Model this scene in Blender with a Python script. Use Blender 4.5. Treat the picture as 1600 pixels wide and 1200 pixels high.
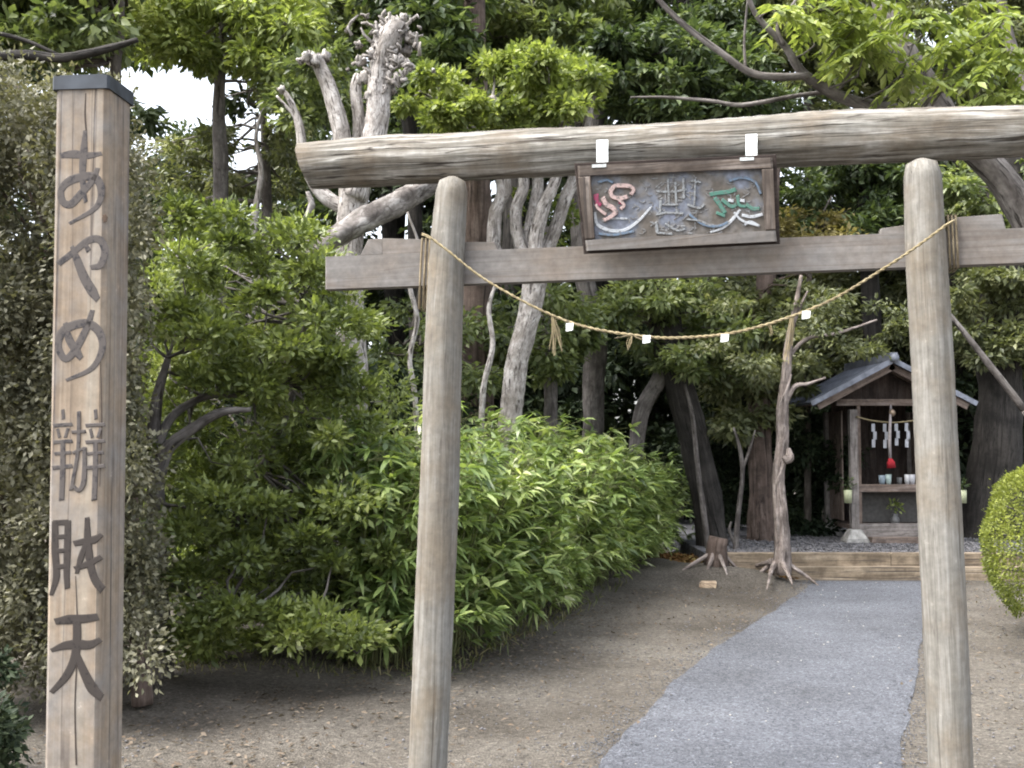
import bpy, math, random
import numpy as np
from mathutils import Vector, Matrix

for o in list(bpy.data.objects):
    bpy.data.objects.remove(o, do_unlink=True)
S = bpy.context.scene
C = S.collection
random.seed(7)

# ------------------------------------------------------------------ camera
F = 1690.0
EYE = Vector((0, 0, 1.5))
PITCH = math.atan(100 / F)
cam_d = bpy.data.cameras.new("camera")
cam = bpy.data.objects.new("camera", cam_d)
C.objects.link(cam)
cam.location = EYE
cam.rotation_euler = (math.pi / 2 + PITCH, 0, 0)
cam_d.sensor_width = 36
cam_d.lens = 36 * F / 1600
cam_d.clip_start = 0.05
cam_d.clip_end = 2000
S.camera = cam
# ------------------------------------------------------------------ world, sun, exposure
W = bpy.data.worlds.new("World")
S.world = W
W.use_nodes = True
wn = W.node_tree
for n in list(wn.nodes):
    wn.nodes.remove(n)
SUN_EL, SUN_AZ = math.radians(58), math.radians(250)      # azimuth clockwise from +Y
sky = wn.nodes.new("ShaderNodeTexSky")
sky.sky_type = 'NISHITA'
sky.sun_disc = False
sky.sun_elevation = SUN_EL
sky.sun_rotation = SUN_AZ
sky.air_density = 1.0
sky.dust_density = 4.0
sky.ozone_density = 1.0
hs = wn.nodes.new("ShaderNodeHueSaturation")
hs.inputs['Saturation'].default_value = 0.35
bg = wn.nodes.new("ShaderNodeBackground")
bg.inputs['Strength'].default_value = 0.15
wo = wn.nodes.new("ShaderNodeOutputWorld")
wn.links.new(sky.outputs[0], hs.inputs['Color'])
wn.links.new(hs.outputs[0], bg.inputs[0])
wn.links.new(bg.outputs[0], wo.inputs[0])
sl = bpy.data.lights.new("sun", 'SUN')
sl.energy = 1.4
sl.angle = math.radians(35)
sl.color = (1.0, 0.97, 0.92)
sun = bpy.data.objects.new("sun", sl)
C.objects.link(sun)
sd = Vector((math.sin(SUN_AZ) * math.cos(SUN_EL), math.cos(SUN_AZ) * math.cos(SUN_EL), math.sin(SUN_EL)))
sun.rotation_euler = sd.to_track_quat('Z', 'Y').to_euler()
sun.location = sd * 30
S.view_settings.view_transform = 'Standard'
S.view_settings.look = 'None'
S.view_settings.gamma = 1
S.view_settings.use_curve_mapping = False
S.view_settings.exposure = 2.15
S.render.engine = 'CYCLES'
S.cycles.filter_width = 2.0
S.cycles.max_bounces = 8
S.cycles.transparent_max_bounces = 8

# ------------------------------------------------------------------ helpers
_f = Vector((0, math.cos(PITCH), math.sin(PITCH)))
_u = Vector((0, -math.sin(PITCH), math.cos(PITCH)))


def ray(px, py):
    return _f + Vector((1, 0, 0)) * ((px - 800) / F) + _u * ((600 - py) / F)


def at(px, py, Y):
    d = ray(px, py)
    return EYE + d * (Y / d.y)


def gnd(px, py, z=0.0):
    d = ray(px, py)
    return EYE + d * ((z - EYE.z) / d.z)


def hit(px, py, p, n):
    d = ray(px, py)
    return EYE + d * ((p - EYE).dot(n) / d.dot(n))


OFF = {}


def thing(name, label, cat, loc, group=None, kind=None):
    o = bpy.data.objects.new(name, None)
    o.empty_display_size = 0.2
    C.objects.link(o)
    o.location = loc
    OFF[o.name] = Vector(loc)
    o['label'] = label
    o['category'] = cat
    if group:
        o['group'] = group
    if kind:
        o['kind'] = kind
    return o


def tag(o, label=None, cat=None, group=None, kind=None):
    if label: o['label'] = label
    if cat: o['category'] = cat
    if group: o['group'] = group
    if kind: o['kind'] = kind
    return o


def link_mesh(name, me, mat, parent=None, origin=None):
    me.materials.append(mat)
    o = bpy.data.objects.new(name, me)
    C.objects.link(o)
    if parent is not None:
        o.parent = parent
        OFF[o.name] = OFF[parent.name]
    elif origin is not None:
        o.location = origin
        OFF[o.name] = Vector(origin)
    else:
        OFF[o.name] = Vector((0, 0, 0))
    return o


class MB:
    def __init__(s):
        s.v, s.f, s.tc, s.sm = [], [], [], []

    def add(s, vs, fs, tcs, smooth=False):
        b = len(s.v)
        s.v += [tuple(v) for v in vs]
        s.tc += [tuple(t) for t in tcs]
        s.f += [tuple(i + b for i in f) for f in fs]
        s.sm += [smooth] * len(fs)

    def tube(s, pts, rad, n=10, rough=0.0, seed=0, cap=True, freq=3.0, dome=False, flute=0.0):
        rng = np.random.default_rng(seed)
        P = [Vector(p) for p in pts]
        m = len(P)
        if not hasattr(rad, '__len__'):
            rad = [rad] * m
        ts = []
        for i in range(m):
            t = P[min(i + 1, m - 1)] - P[max(i - 1, 0)]
            ts.append(t.normalized())
        ref = Vector((0, 0, 1)) if abs(ts[0].z) < 0.9 else Vector((1, 0, 0))
        a = (ref - ts[0] * ref.dot(ts[0])).normalized()
        vs, tcs = [], []
        L = 0
        o = rng.uniform(-5, 5, 3)
        ph = rng.uniform(0, 6.28, 6)
        for i in range(m):
            if i:
                L += (P[i] - P[i - 1]).length
            a = (a - ts[i] * a.dot(ts[i])).normalized()
            b = ts[i].cross(a)
            for k in range(n):
                th = 2 * math.pi * k / n
                r = rad[i]
                if rough:
                    w = (math.sin(2 * th + ph[0] + L * freq) + math.sin(3 * th + ph[1] - L * freq * 1.7)
                         + 0.7 * math.sin(5 * th + ph[2] + L * freq * 0.6) + 0.8 * math.sin(L * freq * 2.3 + ph[3] + th))
                    r *= 1 + rough * w * 0.4 + rough * 0.35 * rng.uniform(-1, 1)
                if flute:
                    r *= 1 + flute * math.sin(7 * th + ph[4] + 1.5 * math.sin(L * 2 + ph[5]))
                vs.append(P[i] + (a * math.cos(th) + b * math.sin(th)) * r)
                tcs.append((rad[i] * math.cos(th) + o[0], rad[i] * math.sin(th) + o[1], L + o[2]))
        fs = []
        for i in range(m - 1):
            for k in range(n):
                k2 = (k + 1) % n
                fs.append((i * n + k, i * n + k2, (i + 1) * n + k2, (i + 1) * n + k))
        if cap:
            for e, i in ((0, 0), (1, m - 1)):
                c = len(vs)
                vs.append(P[i] + (ts[i] * (rad[i] * 0.25 if dome else 0) * (1 if e else -1)))
                tcs.append((o[0], o[1], L * e + o[2]))
                for k in range(n):
                    k2 = (k + 1) % n
                    fs.append((c, i * n + k, i * n + k2) if e else (c, i * n + k2, i * n + k))
        s.add(vs, fs, tcs, True)
        return s

    def hexa(s, q, d, bev=0.0):
        """box from a quad q (4 points) extruded along d; tc z follows the longest side"""
        q = [Vector(p) for p in q]
        d = Vector(d)
        e1, e2 = q[1] - q[0], q[3] - q[0]
        o = Vector([random.uniform(-5, 5) for _ in range(3)])
        if bev:
            c = sum(q, Vector()) / 4
            qi = [p + (c - p).normalized() * bev * 1.41 for p in q]
            dn = d.normalized() * bev
            rings = [qi, [p + dn for p in q], [p + d - dn for p in q], [p + d for p in qi]]
        else:
            rings = [q, [p + d for p in q]]
        vs = [p for r in rings for p in r]
        ax = [e1.normalized(), e2.normalized(), d.normalized()]
        ln = [e1.length, e2.length, d.length]
        order = sorted(range(3), key=lambda i: ln[i])
        tcs = [(p.dot(ax[order[0]]) + o.x, p.dot(ax[order[1]]) + o.y, p.dot(ax[order[2]]) + o.z) for p in vs]
        fs = [(0, 3, 2, 1)]
        m = len(rings)
        for i in range(m - 1):
            for k in range(4):
                k2 = (k + 1) % 4
                fs.append((i * 4 + k, i * 4 + k2, i * 4 + 4 + k2, i * 4 + 4 + k))
        t = (m - 1) * 4
        fs.append((t, t + 1, t + 2, t + 3))
        s.add(vs, fs, tcs)
        return s

    def box(s, c, sx, sy, sz, rz=0.0, bev=0.0):
        c = Vector(c)
        R = Matrix.Rotation(rz, 3, 'Z')
        q = [c + R @ Vector((x * sx / 2, y * sy / 2, -sz / 2)) for x, y in ((-1, -1), (1, -1), (1, 1), (-1, 1))]
        return s.hexa(q, (0, 0, sz), bev)

    def blob(s, c, rx, ry, rz, rough=0.1, seed=0, nu=10, nv=7):
        rng = np.random.default_rng(seed)
        ph = rng.uniform(0, 6.28, 4)
        vs, tcs, fs = [], [], []
        c = Vector(c)
        for j in range(nv + 1):
            la = -math.pi / 2 + math.pi * j / nv
            for i in range(nu):
                lo = 2 * math.pi * i / nu
                k = 1 + rough * (math.sin(3 * lo + ph[0] + 2 * la) + math.sin(4 * la + ph[1] + lo))
                p = Vector((math.cos(la) * math.cos(lo) * rx, math.cos(la) * math.sin(lo) * ry, math.sin(la) * rz)) * k
                vs.append(c + p)
                tcs.append(p + c)
        for j in range(nv):
            for i in range(nu):
                i2 = (i + 1) % nu
                fs.append((j * nu + i, j * nu + i2, (j + 1) * nu + i2, (j + 1) * nu + i))
        s.add(vs, fs, tcs, True)
        return s

    def build(s, name, mat, parent=None, origin=None):
        off = OFF[parent.name] if parent is not None else Vector(origin or (0, 0, 0))
        me = bpy.data.meshes.new(name)
        me.from_pydata([(v[0] - off.x, v[1] - off.y, v[2] - off.z) for v in s.v], [], s.f)
        a = me.attributes.new('tc', 'FLOAT_VECTOR', 'POINT')
        a.data.foreach_set('vector', np.array(s.tc, dtype=np.float32).ravel())
        me.polygons.foreach_set('use_smooth', s.sm)
        me.validate()
        me.update()
        return link_mesh(name, me, mat, parent, origin)


def fast_mesh(name, V, T, mat, parent=None, origin=None):
    """V (n,3) world, T (m,3) triangles"""
    off = OFF[parent.name] if parent is not None else Vector(origin or (0, 0, 0))
    V = np.asarray(V, dtype=np.float32) - np.array(off, dtype=np.float32)
    me = bpy.data.meshes.new(name)
    me.vertices.add(len(V))
    me.vertices.foreach_set('co', V.ravel())
    me.loops.add(T.size)
    me.loops.foreach_set('vertex_index', T.astype(np.int32).ravel())
    me.polygons.add(len(T))
    me.polygons.foreach_set('loop_start', np.arange(0, T.size, 3, dtype=np.int32))
    me.polygons.foreach_set('loop_total', np.full(len(T), 3, dtype=np.int32))
    me.update(calc_edges=True)
    return link_mesh(name, me, mat, parent, origin)


def nrm(a):
    return a / (np.linalg.norm(a, axis=1, keepdims=True) + 1e-9)


def leaves(c, d, n, L, Wd, fold=0.15):
    """rhombic leaf with a folded midrib; one island each"""
    d = nrm(d)
    s = nrm(np.cross(d, n))
    n2 = nrm(np.cross(s, d))
    L = L[:, None]
    Wd = Wd[:, None]
    a = c + d * L * 0.45 + s * Wd * 0.5 + n2 * Wd * fold
    b = c + d * L * 0.45 - s * Wd * 0.5 + n2 * Wd * fold
    t = c + d * L - n2 * L * 0.08
    V = np.stack([c, a, t, b], 1).reshape(-1, 3)
    i = np.arange(len(c))[:, None] * 4
    T = np.concatenate([i + np.array([[0, 1, 2]]), i + np.array([[0, 2, 3]])], 1).reshape(-1, 3)
    return V, T


def long_leaves(c, d, L, Wd, droop, rng):
    """bamboo blades, bent downward, three segments"""
    d = nrm(d)
    up = np.tile(np.array([[0, 0, 1.0]]), (len(c), 1)) + rng.normal(0, .35, (len(c), 3))
    s = nrm(np.cross(d, up))
    L = L[:, None]
    Wd = Wd[:, None]
    dr = np.asarray(droop)[:, None]
    z = np.array([[0, 0, -1.0]])
    p1 = c + d * L * .35 + z * L * dr * .10
    p2 = c + d * L * .7 + z * L * dr * .38
    p3 = c + d * L * .97 + z * L * dr * .8
    V = np.stack([c, p1 + s * Wd * .5, p1 - s * Wd * .5, p2 + s * Wd * .38, p2 - s * Wd * .38, p3], 1).reshape(-1, 3)
    i = np.arange(len(c))[:, None] * 6
    T = np.concatenate([i + np.array([[0, 1, 2]]), i + np.array([[1, 3, 4]]), i + np.array([[1, 4, 2]]), i + np.array([[3, 5, 4]])], 1).reshape(-1, 3)
    return V, T


# ------------------------------------------------------------------ materials
def N(nt, t, **kw):
    n = nt.nodes.new(t)
    for k, v in kw.items():
        if k in n.inputs:
            n.inputs[k].default_value = v
        else:
            setattr(n, k, v)
    return n


def ramp(nt, stops):
    r = nt.nodes.new('ShaderNodeValToRGB')
    e = r.color_ramp.elements
    while len(e) < len(stops):
        e.new(0.5)
    for x, (p, c) in zip(e, stops):
        x.position = p
        x.color = (*c, 1) if len(c) == 3 else c
    return r


def new_mat(name):
    m = bpy.data.materials.new(name)
    m.use_nodes = True
    nt = m.node_tree
    for n in list(nt.nodes):
        nt.nodes.remove(n)
    out = nt.nodes.new('ShaderNodeOutputMaterial')
    b = nt.nodes.new('ShaderNodeBsdfPrincipled')
    nt.links.new(b.outputs[0], out.inputs[0])
    return m, nt, b, out


def mixc(nt, fac, a, b, mode='MIX'):
    m = nt.nodes.new('ShaderNodeMix')
    m.data_type = 'RGBA'
    m.blend_type = mode
    if hasattr(fac, 'is_linked') or hasattr(fac, 'links'):
        nt.links.new(fac, m.inputs[0])
    else:
        m.inputs[0].default_value = fac
    for k, x in ((6, a), (7, b)):
        if isinstance(x, tuple):
            m.inputs[k].default_value = (*x, 1)
        else:
            nt.links.new(x, m.inputs[k])
    return m.outputs[2]


def wood(name, cols, crack=(0.06, 0.05, 0.045), sc=(38, 38, 1.6), bump=0.4, dist=0.004, rough=0.85, blotch=None, blotch_amt=0.35, crack_w=0.36, lines=0.7, speck=28.0):
    m, nt, b, out = new_mat(name)
    at_ = N(nt, 'ShaderNodeAttribute', attribute_name='tc')
    mp = N(nt, 'ShaderNodeMapping')
    mp.inputs['Scale'].default_value = sc
    nt.links.new(at_.outputs['Vector'], mp.inputs[0])
    n1 = N(nt, 'ShaderNodeTexNoise', Scale=1.0, Detail=6.0, Roughness=0.65, Distortion=0.6)
    nt.links.new(mp.outputs[0], n1.inputs['Vector'])
    r1 = ramp(nt, [(0.28, cols[0]), (0.5, cols[1]), (0.72, cols[2])])
    nt.links.new(n1.outputs[0], r1.inputs[0])
    mp2 = N(nt, 'ShaderNodeMapping')
    mp2.inputs['Scale'].default_value = (sc[0] * 1.6, sc[1] * 1.6, sc[2] * 0.5)
    mp2.inputs['Location'].default_value = (7, 3, 1)
    nt.links.new(at_.outputs['Vector'], mp2.inputs[0])
    n2 = N(nt, 'ShaderNodeTexNoise', Scale=1.0, Detail=3.0, Roughness=0.5, Distortion=1.2)
    nt.links.new(mp2.outputs[0], n2.inputs['Vector'])
    r2 = ramp(nt, [(crack_w - .05, (1, 1, 1)), (crack_w + .03, (0, 0, 0))])
    nt.links.new(n2.outputs[0], r2.inputs[0])
    col = mixc(nt, r2.outputs[0], r1.outputs[0], crack)
    n3 = N(nt, 'ShaderNodeTexNoise', Scale=4.5, Detail=5.0, Roughness=0.6)
    nt.links.new(at_.outputs['Vector'], n3.inputs['Vector'])
    r3 = ramp(nt, [(0.42, (0, 0, 0)), (0.66, (blotch_amt * 2,) * 3)])
    nt.links.new(n3.outputs[0], r3.inputs[0])
    col = mixc(nt, r3.outputs[0], col, blotch or tuple(c * .5 for c in cols[0]))
    # thin drying cracks along the grain
    mp5 = N(nt, 'ShaderNodeMapping')
    mp5.inputs['Scale'].default_value = (sc[0] * .55, sc[1] * .55, sc[2] * .45)
    mp5.inputs['Location'].default_value = (-3, 9, 4)
    nt.links.new(at_.outputs['Vector'], mp5.inputs[0])
    n5 = N(nt, 'ShaderNodeTexNoise', Scale=1.0, Detail=2.5, Roughness=0.5)
    nt.links.new(mp5.outputs[0], n5.inputs['Vector'])
    s5 = N(nt, 'ShaderNodeMath', operation='SUBTRACT')
    nt.links.new(n5.outputs[0], s5.inputs[0])
    s5.inputs[1].default_value = 0.5
    a5 = N(nt, 'ShaderNodeMath', operation='ABSOLUTE')
    nt.links.new(s5.outputs[0], a5.inputs[0])
    r5 = ramp(nt, [(0.0, (lines,) * 3), (0.016, (0, 0, 0))])
    nt.links.new(a5.outputs[0], r5.inputs[0])
    col = mixc(nt, r5.outputs[0], col, crack)
    n6 = N(nt, 'ShaderNodeTexNoise', Scale=speck, Detail=5.0, Roughness=0.7)
    nt.links.new(at_.outputs['Vector'], n6.inputs['Vector'])
    r6 = ramp(nt, [(0.3, (0.8, 0.8, 0.8)), (0.66, (1.12, 1.12, 1.12)), (0.74, (1.6, 1.6, 1.6))])
    nt.links.new(n6.outputs[0], r6.inputs[0])
    col = mixc(nt, 1.0, col, r6.outputs[0], 'MULTIPLY')
    nt.links.new(col, b.inputs['Base Color'])
    b.inputs['Roughness'].default_value = rough
    b.inputs['Specular IOR Level'].default_value = 0.25
    ad = N(nt, 'ShaderNodeMath', operation='SUBTRACT')
    nt.links.new(n1.outputs[0], ad.inputs[0])
    nt.links.new(r2.outputs[0], ad.inputs[1])
    bp = N(nt, 'ShaderNodeBump', Strength=bump, Distance=dist)
    nt.links.new(ad.outputs[0], bp.inputs['Height'])
    nt.links.new(bp.outputs[0], b.inputs['Normal'])
    return m


def leafmat(name, cols, trans=0.35, rough=0.5, spec=0.35, big=None):
    """cols: dark, mid, light by leaf island; big noise shifts whole boughs"""
    m, nt, b, out = new_mat(name)
    g = N(nt, 'ShaderNodeNewGeometry')
    tcn = N(nt, 'ShaderNodeTexCoord')
    n1 = N(nt, 'ShaderNodeTexNoise', Scale=1.6, Detail=3.0)
    nt.links.new(tcn.outputs['Object'], n1.inputs['Vector'])
    ad = N(nt, 'ShaderNodeMath', operation='MULTIPLY_ADD')
    nt.links.new(g.outputs['Random Per Island'], ad.inputs[0])
    ad.inputs[1].default_value = 0.6
    sb = N(nt, 'ShaderNodeMath', operation='MULTIPLY_ADD')
    nt.links.new(n1.outputs[0], sb.inputs[0])
    sb.inputs[1].default_value = 1.5
    sb.inputs[2].default_value = -0.55
    nt.links.new(sb.outputs[0], ad.inputs[2])
    st = [(0.0, cols[0]), (0.47, cols[1]), (0.88, cols[2])]
    if len(cols) > 3:
        st.append((1.0, cols[3]))
    r = ramp(nt, st)
    nt.links.new(ad.outputs[0], r.inputs[0])
    nt.links.new(r.outputs[0], b.inputs['Base Color'])
    b.inputs['Roughness'].default_value = rough
    b.inputs['Specular IOR Level'].default_value = spec
    tr = N(nt, 'ShaderNodeBsdfTranslucent')
    tint = mixc(nt, 1.0, r.outputs[0], (1.45, 1.5, 0.75), 'MULTIPLY')
    nt.links.new(tint, tr.inputs[0])
    mx = N(nt, 'ShaderNodeMixShader')
    mx.inputs[0].default_value = trans
    nt.links.new(b.outputs[0], mx.inputs[1])
    nt.links.new(tr.outputs[0], mx.inputs[2])
    nt.links.new(mx.outputs[0], out.inputs[0])
    return m


def plain(name, col, rough=0.7, var=0.15, scale=20, metal=0.0, bump=0.0, spec=0.3):
    m, nt, b, out = new_mat(name)
    tcn = N(nt, 'ShaderNodeTexCoord')
    n1 = N(nt, 'ShaderNodeTexNoise', Scale=float(scale), Detail=5.0)
    nt.links.new(tcn.outputs['Object'], n1.inputs['Vector'])
    r = ramp(nt, [(0.3, tuple(c * (1 - var * 2) for c in col)), (0.7, tuple(min(1, c * (1 + var)) for c in col))])
    nt.links.new(n1.outputs[0], r.inputs[0])
    nt.links.new(r.outputs[0], b.inputs['Base Color'])
    b.inputs['Roughness'].default_value = rough
    b.inputs['Metallic'].default_value = metal
    b.inputs['Specular IOR Level'].default_value = spec
    if bump:
        bp = N(nt, 'ShaderNodeBump', Strength=bump, Distance=0.01)
        nt.links.new(n1.outputs[0], bp.inputs['Height'])
        nt.links.new(bp.outputs[0], b.inputs['Normal'])
    return m


def ground_mat(name, c0, c1, c2, speck, speck_scale=60.0, speck_w=0.10, bump=0.5, sc=0.7, spots=0.22):
    m, nt, b, out = new_mat(name)
    tcn = N(nt, 'ShaderNodeTexCoord')
    n1 = N(nt, 'ShaderNodeTexNoise', Scale=sc, Detail=8.0, Roughness=0.6)
    nt.links.new(tcn.outputs['Object'], n1.inputs['Vector'])
    n2 = N(nt, 'ShaderNodeTexNoise', Scale=28.0, Detail=6.0, Roughness=0.75)
    nt.links.new(tcn.outputs['Object'], n2.inputs['Vector'])
    r = ramp(nt, [(0.35, c0), (0.52, c1), (0.68, c2)])
    nt.links.new(n1.outputs[0], r.inputs[0])
    r2 = ramp(nt, [(0.25, (0.6, 0.6, 0.6)), (0.75, (1.35, 1.35, 1.35))])
    nt.links.new(n2.outputs[0], r2.inputs[0])
    col = mixc(nt, 1.0, r.outputs[0], r2.outputs[0], 'MULTIPLY')
    v = N(nt, 'ShaderNodeTexVoronoi', Scale=speck_scale, Randomness=1.0)
    nt.links.new(tcn.outputs['Object'], v.inputs['Vector'])
    # each cell a grain with its own tone
    sp = N(nt, 'ShaderNodeSeparateColor')
    nt.links.new(v.outputs['Color'], sp.inputs[0])
    rg = ramp(nt, [(0.0, (0.45, 0.45, 0.45)), (0.3, (0.9, 0.9, 0.9)), (0.85, (1.1, 1.1, 1.1)), (1.0, (1.7, 1.7, 1.7))])
    nt.links.new(sp.outputs[0], rg.inputs[0])
    col = mixc(nt, spots * 3, col, mixc(nt, 1.0, col, rg.outputs[0], 'MULTIPLY'))
    v2 = N(nt, 'ShaderNodeTexVoronoi', Scale=9.0, Randomness=1.0)
    nt.links.new(tcn.outputs['Object'], v2.inputs['Vector'])
    r4 = ramp(nt, [(0.0, (1, 1, 1)), (speck_w, (0, 0, 0))])
    nt.links.new(v2.outputs['Distance'], r4.inputs[0])
    col = mixc(nt, r4.outputs[0], col, speck)
    nt.links.new(col, b.inputs['Base Color'])
    b.inputs['Roughness'].default_value = 0.95
    b.inputs['Specular IOR Level'].default_value = 0.15
    ad = N(nt, 'ShaderNodeMath', operation='ADD')
    nt.links.new(n2.outputs[0], ad.inputs[0])
    nt.links.new(v.outputs['Distance'], ad.inputs[1])
    bp = N(nt, 'ShaderNodeBump', Strength=bump, Distance=0.012)
    nt.links.new(ad.outputs[0], bp.inputs['Height'])
    nt.links.new(bp.outputs[0], b.inputs['Normal'])
    return m


M = {}
M['log'] = wood('weathered_log', [(0.07, 0.063, 0.052), (0.175, 0.165, 0.143), (0.44, 0.43, 0.40)], crack=(0.04, 0.033, 0.027), sc=(44, 44, 2.4), lines=1.0, bump=1.0, crack_w=0.35, dist=0.006, blotch=(0.12, 0.09, 0.06), blotch_amt=0.3)
M['pillar'] = wood('weathered_pillar', [(0.125, 0.116, 0.10), (0.18, 0.170, 0.150), (0.26, 0.25, 0.228)], crack=(0.085, 0.076, 0.065), lines=0.5, sc=(60, 60, 3.0), bump=0.5, dist=0.004, blotch=(0.15, 0.115, 0.075), blotch_amt=0.3, crack_w=0.33)
M['plank'] = wood('weathered_plank_lit_rail', [(0.11, 0.102, 0.095), (0.16, 0.150, 0.141), (0.205, 0.194, 0.184)], crack=(0.12, 0.10, 0.085), sc=(26, 26, 0.9), bump=0.3, dist=0.003, blotch=(0.15, 0.115, 0.085), blotch_amt=0.25, crack_w=0.3)
M['post'] = wood('cedar_post', [(0.135, 0.105, 0.078), (0.24, 0.188, 0.138), (0.285, 0.252, 0.205)], crack=(0.085, 0.068, 0.058), sc=(26, 26, 0.6), bump=0.5, dist=0.004, blotch=(0.20, 0.19, 0.18), blotch_amt=0.45, crack_w=0.37)
M['frame'] = wood('frame_wood', [(0.065, 0.05, 0.04), (0.14, 0.112, 0.092), (0.27, 0.235, 0.21)], sc=(50, 50, 3), bump=0.4, dist=0.002)
M['cap'] = plain('dark_metal_cap', (0.04, 0.046, 0.055), 0.5, 0.3, 14, 0.3)
M['ink'] = plain('faded_ink', (0.085, 0.078, 0.082), 0.8, 0.3, 25)
M['bark_pale'] = wood('pale_bark', [(0.17, 0.15, 0.135), (0.40, 0.37, 0.345), (0.60, 0.575, 0.55)], crack=(0.06, 0.05, 0.045), sc=(26, 26, 12), crack_w=0.40, bump=0.8, dist=0.012, blotch=(0.13, 0.11, 0.09), blotch_amt=0.35)
M['bark_grey'] = wood('grey_bark', [(0.06, 0.05, 0.045), (0.15, 0.135, 0.125), (0.24, 0.22, 0.205)], crack=(0.035, 0.03, 0.026), sc=(16, 16, 4), bump=0.9, dist=0.012)
M['bark_brown'] = wood('brown_bark', [(0.06, 0.043, 0.034), (0.13, 0.095, 0.078), (0.21, 0.165, 0.14)], crack=(0.03, 0.022, 0.018), sc=(22, 22, 1.5), bump=1.0, dist=0.015)
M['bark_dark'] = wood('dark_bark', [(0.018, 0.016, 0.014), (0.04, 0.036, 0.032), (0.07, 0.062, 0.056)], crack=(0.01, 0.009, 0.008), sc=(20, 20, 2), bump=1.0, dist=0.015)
M['twig'] = wood('twig_bark', [(0.05, 0.04, 0.032), (0.10, 0.085, 0.07), (0.17, 0.15, 0.13)], sc=(30, 30, 6), bump=0.3)
M['twisted'] = wood('twisted_bark', [(0.10, 0.08, 0.068), (0.26, 0.215, 0.19), (0.44, 0.39, 0.36)], crack=(0.05, 0.04, 0.035), sc=(34, 34, 5), bump=1.0, dist=0.01)
M['straw'] = wood('straw', [(0.14, 0.11, 0.06), (0.27, 0.22, 0.125), (0.40, 0.345, 0.22)], sc=(120, 120, 10), bump=0.3, blotch_amt=0.1)
M['cord'] = wood('old_cord', [(0.10, 0.08, 0.05), (0.20, 0.16, 0.10), (0.36, 0.30, 0.2)], sc=(120, 120, 20), bump=0.3, blotch_amt=0.1)
M['paper_dim'] = plain('shaded_paper', (0.34, 0.35, 0.38), 0.8, 0.15, 10)  # white paper with the shrine interior's dimness put into its colour
M['paper'] = plain('white_paper', (0.7, 0.71, 0.72), 0.8, 0.02, 10)
M['strap'] = plain('white_metal', (0.62, 0.65, 0.64), 0.4, 0.2, 60)
M['roof'] = plain('roof_metal', (0.12, 0.13, 0.155), 0.65, 0.2, 6, 0.2)
M['verge'] = plain('roof_edge', (0.17, 0.185, 0.225), 0.5, 0.2, 12)
M['shrine_wood'] = wood('shrine_wood', [(0.10, 0.07, 0.055), (0.19, 0.145, 0.12), (0.28, 0.235, 0.21)], sc=(30, 30, 2), bump=0.3, dist=0.003)
M['shrine_grey'] = wood('shrine_grey_wood', [(0.14, 0.125, 0.115), (0.24, 0.215, 0.20), (0.33, 0.30, 0.28)], sc=(30, 30, 2), bump=0.3, dist=0.003)
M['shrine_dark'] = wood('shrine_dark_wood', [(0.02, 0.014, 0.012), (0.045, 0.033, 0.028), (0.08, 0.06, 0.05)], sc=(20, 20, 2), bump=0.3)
M['stone'] = plain('pale_stone', (0.34, 0.33, 0.31), 0.9, 0.25, 15, bump=0.4)
M['red'] = plain('red_cloth', (0.28, 0.012, 0.02), 0.8, 0.2, 20)
M['vase'] = plain('glazed_vase', (0.55, 0.62, 0.64), 0.3, 0.1, 20)
M['vase_y'] = plain('pale_vase', (0.36, 0.38, 0.24), 0.4, 0.1, 20)
M['timber'] = wood('edge_timber', [(0.15, 0.115, 0.08), (0.26, 0.205, 0.145), (0.40, 0.33, 0.245)], sc=(22, 22, 1.2), bump=0.4)
M['soil'] = ground_mat('soil', (0.070, 0.061, 0.050), (0.108, 0.096, 0.081), (0.142, 0.129, 0.111), (0.21, 0.19, 0.165), 70, 0.06, 0.8)
M['path'] = ground_mat('path_gravel', (0.085, 0.088, 0.098), (0.108, 0.113, 0.128), (0.130, 0.135, 0.151), (0.06, 0.06, 0.065), 95, 0.05, 0.7, 0.9, 0.3)
M['terrace'] = ground_mat('terrace_gravel', (0.09, 0.09, 0.10), (0.14, 0.14, 0.15), (0.19, 0.19, 0.205), (0.05, 0.05, 0.05), 30, 0.2, 0.8, 1.5, 0.33)
M['path_grain'] = plain('path_grain', (0.125, 0.13, 0.145), 0.9, 0.35, 12)
M['pebble'] = plain('grey_pebble', (0.15, 0.145, 0.15), 0.9, 0.35, 8)
M['litter'] = leafmat('dry_litter', [(0.07, 0.055, 0.04), (0.13, 0.10, 0.075), (0.22, 0.18, 0.14)], 0.1, 0.9, 0.1)

M['lf_hedge'] = leafmat('hedge_leaf', [(0.05, 0.052, 0.032), (0.13, 0.125, 0.078), (0.20, 0.19, 0.125), (0.32, 0.30, 0.24)], 0.2, 0.55, 0.4)
M['lf_shrub'] = leafmat('shrub_leaf', [(0.038, 0.054, 0.02), (0.135, 0.17, 0.05), (0.255, 0.295, 0.09), (0.45, 0.47, 0.27)], 0.32, 0.42, 0.5)
M['lf_bamboo'] = leafmat('bamboo_leaf', [(0.055, 0.09, 0.03), (0.18, 0.245, 0.08), (0.37, 0.43, 0.17), (0.72, 0.72, 0.55)], 0.35, 0.38, 0.5)
M['lf_bright'] = leafmat('bright_leaf', [(0.05, 0.072, 0.025), (0.165, 0.205, 0.055), (0.33, 0.37, 0.13), (0.5, 0.53, 0.3)], 0.38, 0.5, 0.4)
M['lf_mid'] = leafmat('mid_leaf', [(0.035, 0.052, 0.024), (0.115, 0.145, 0.058), (0.23, 0.265, 0.11), (0.45, 0.47, 0.30)], 0.35, 0.45, 0.45)
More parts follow.
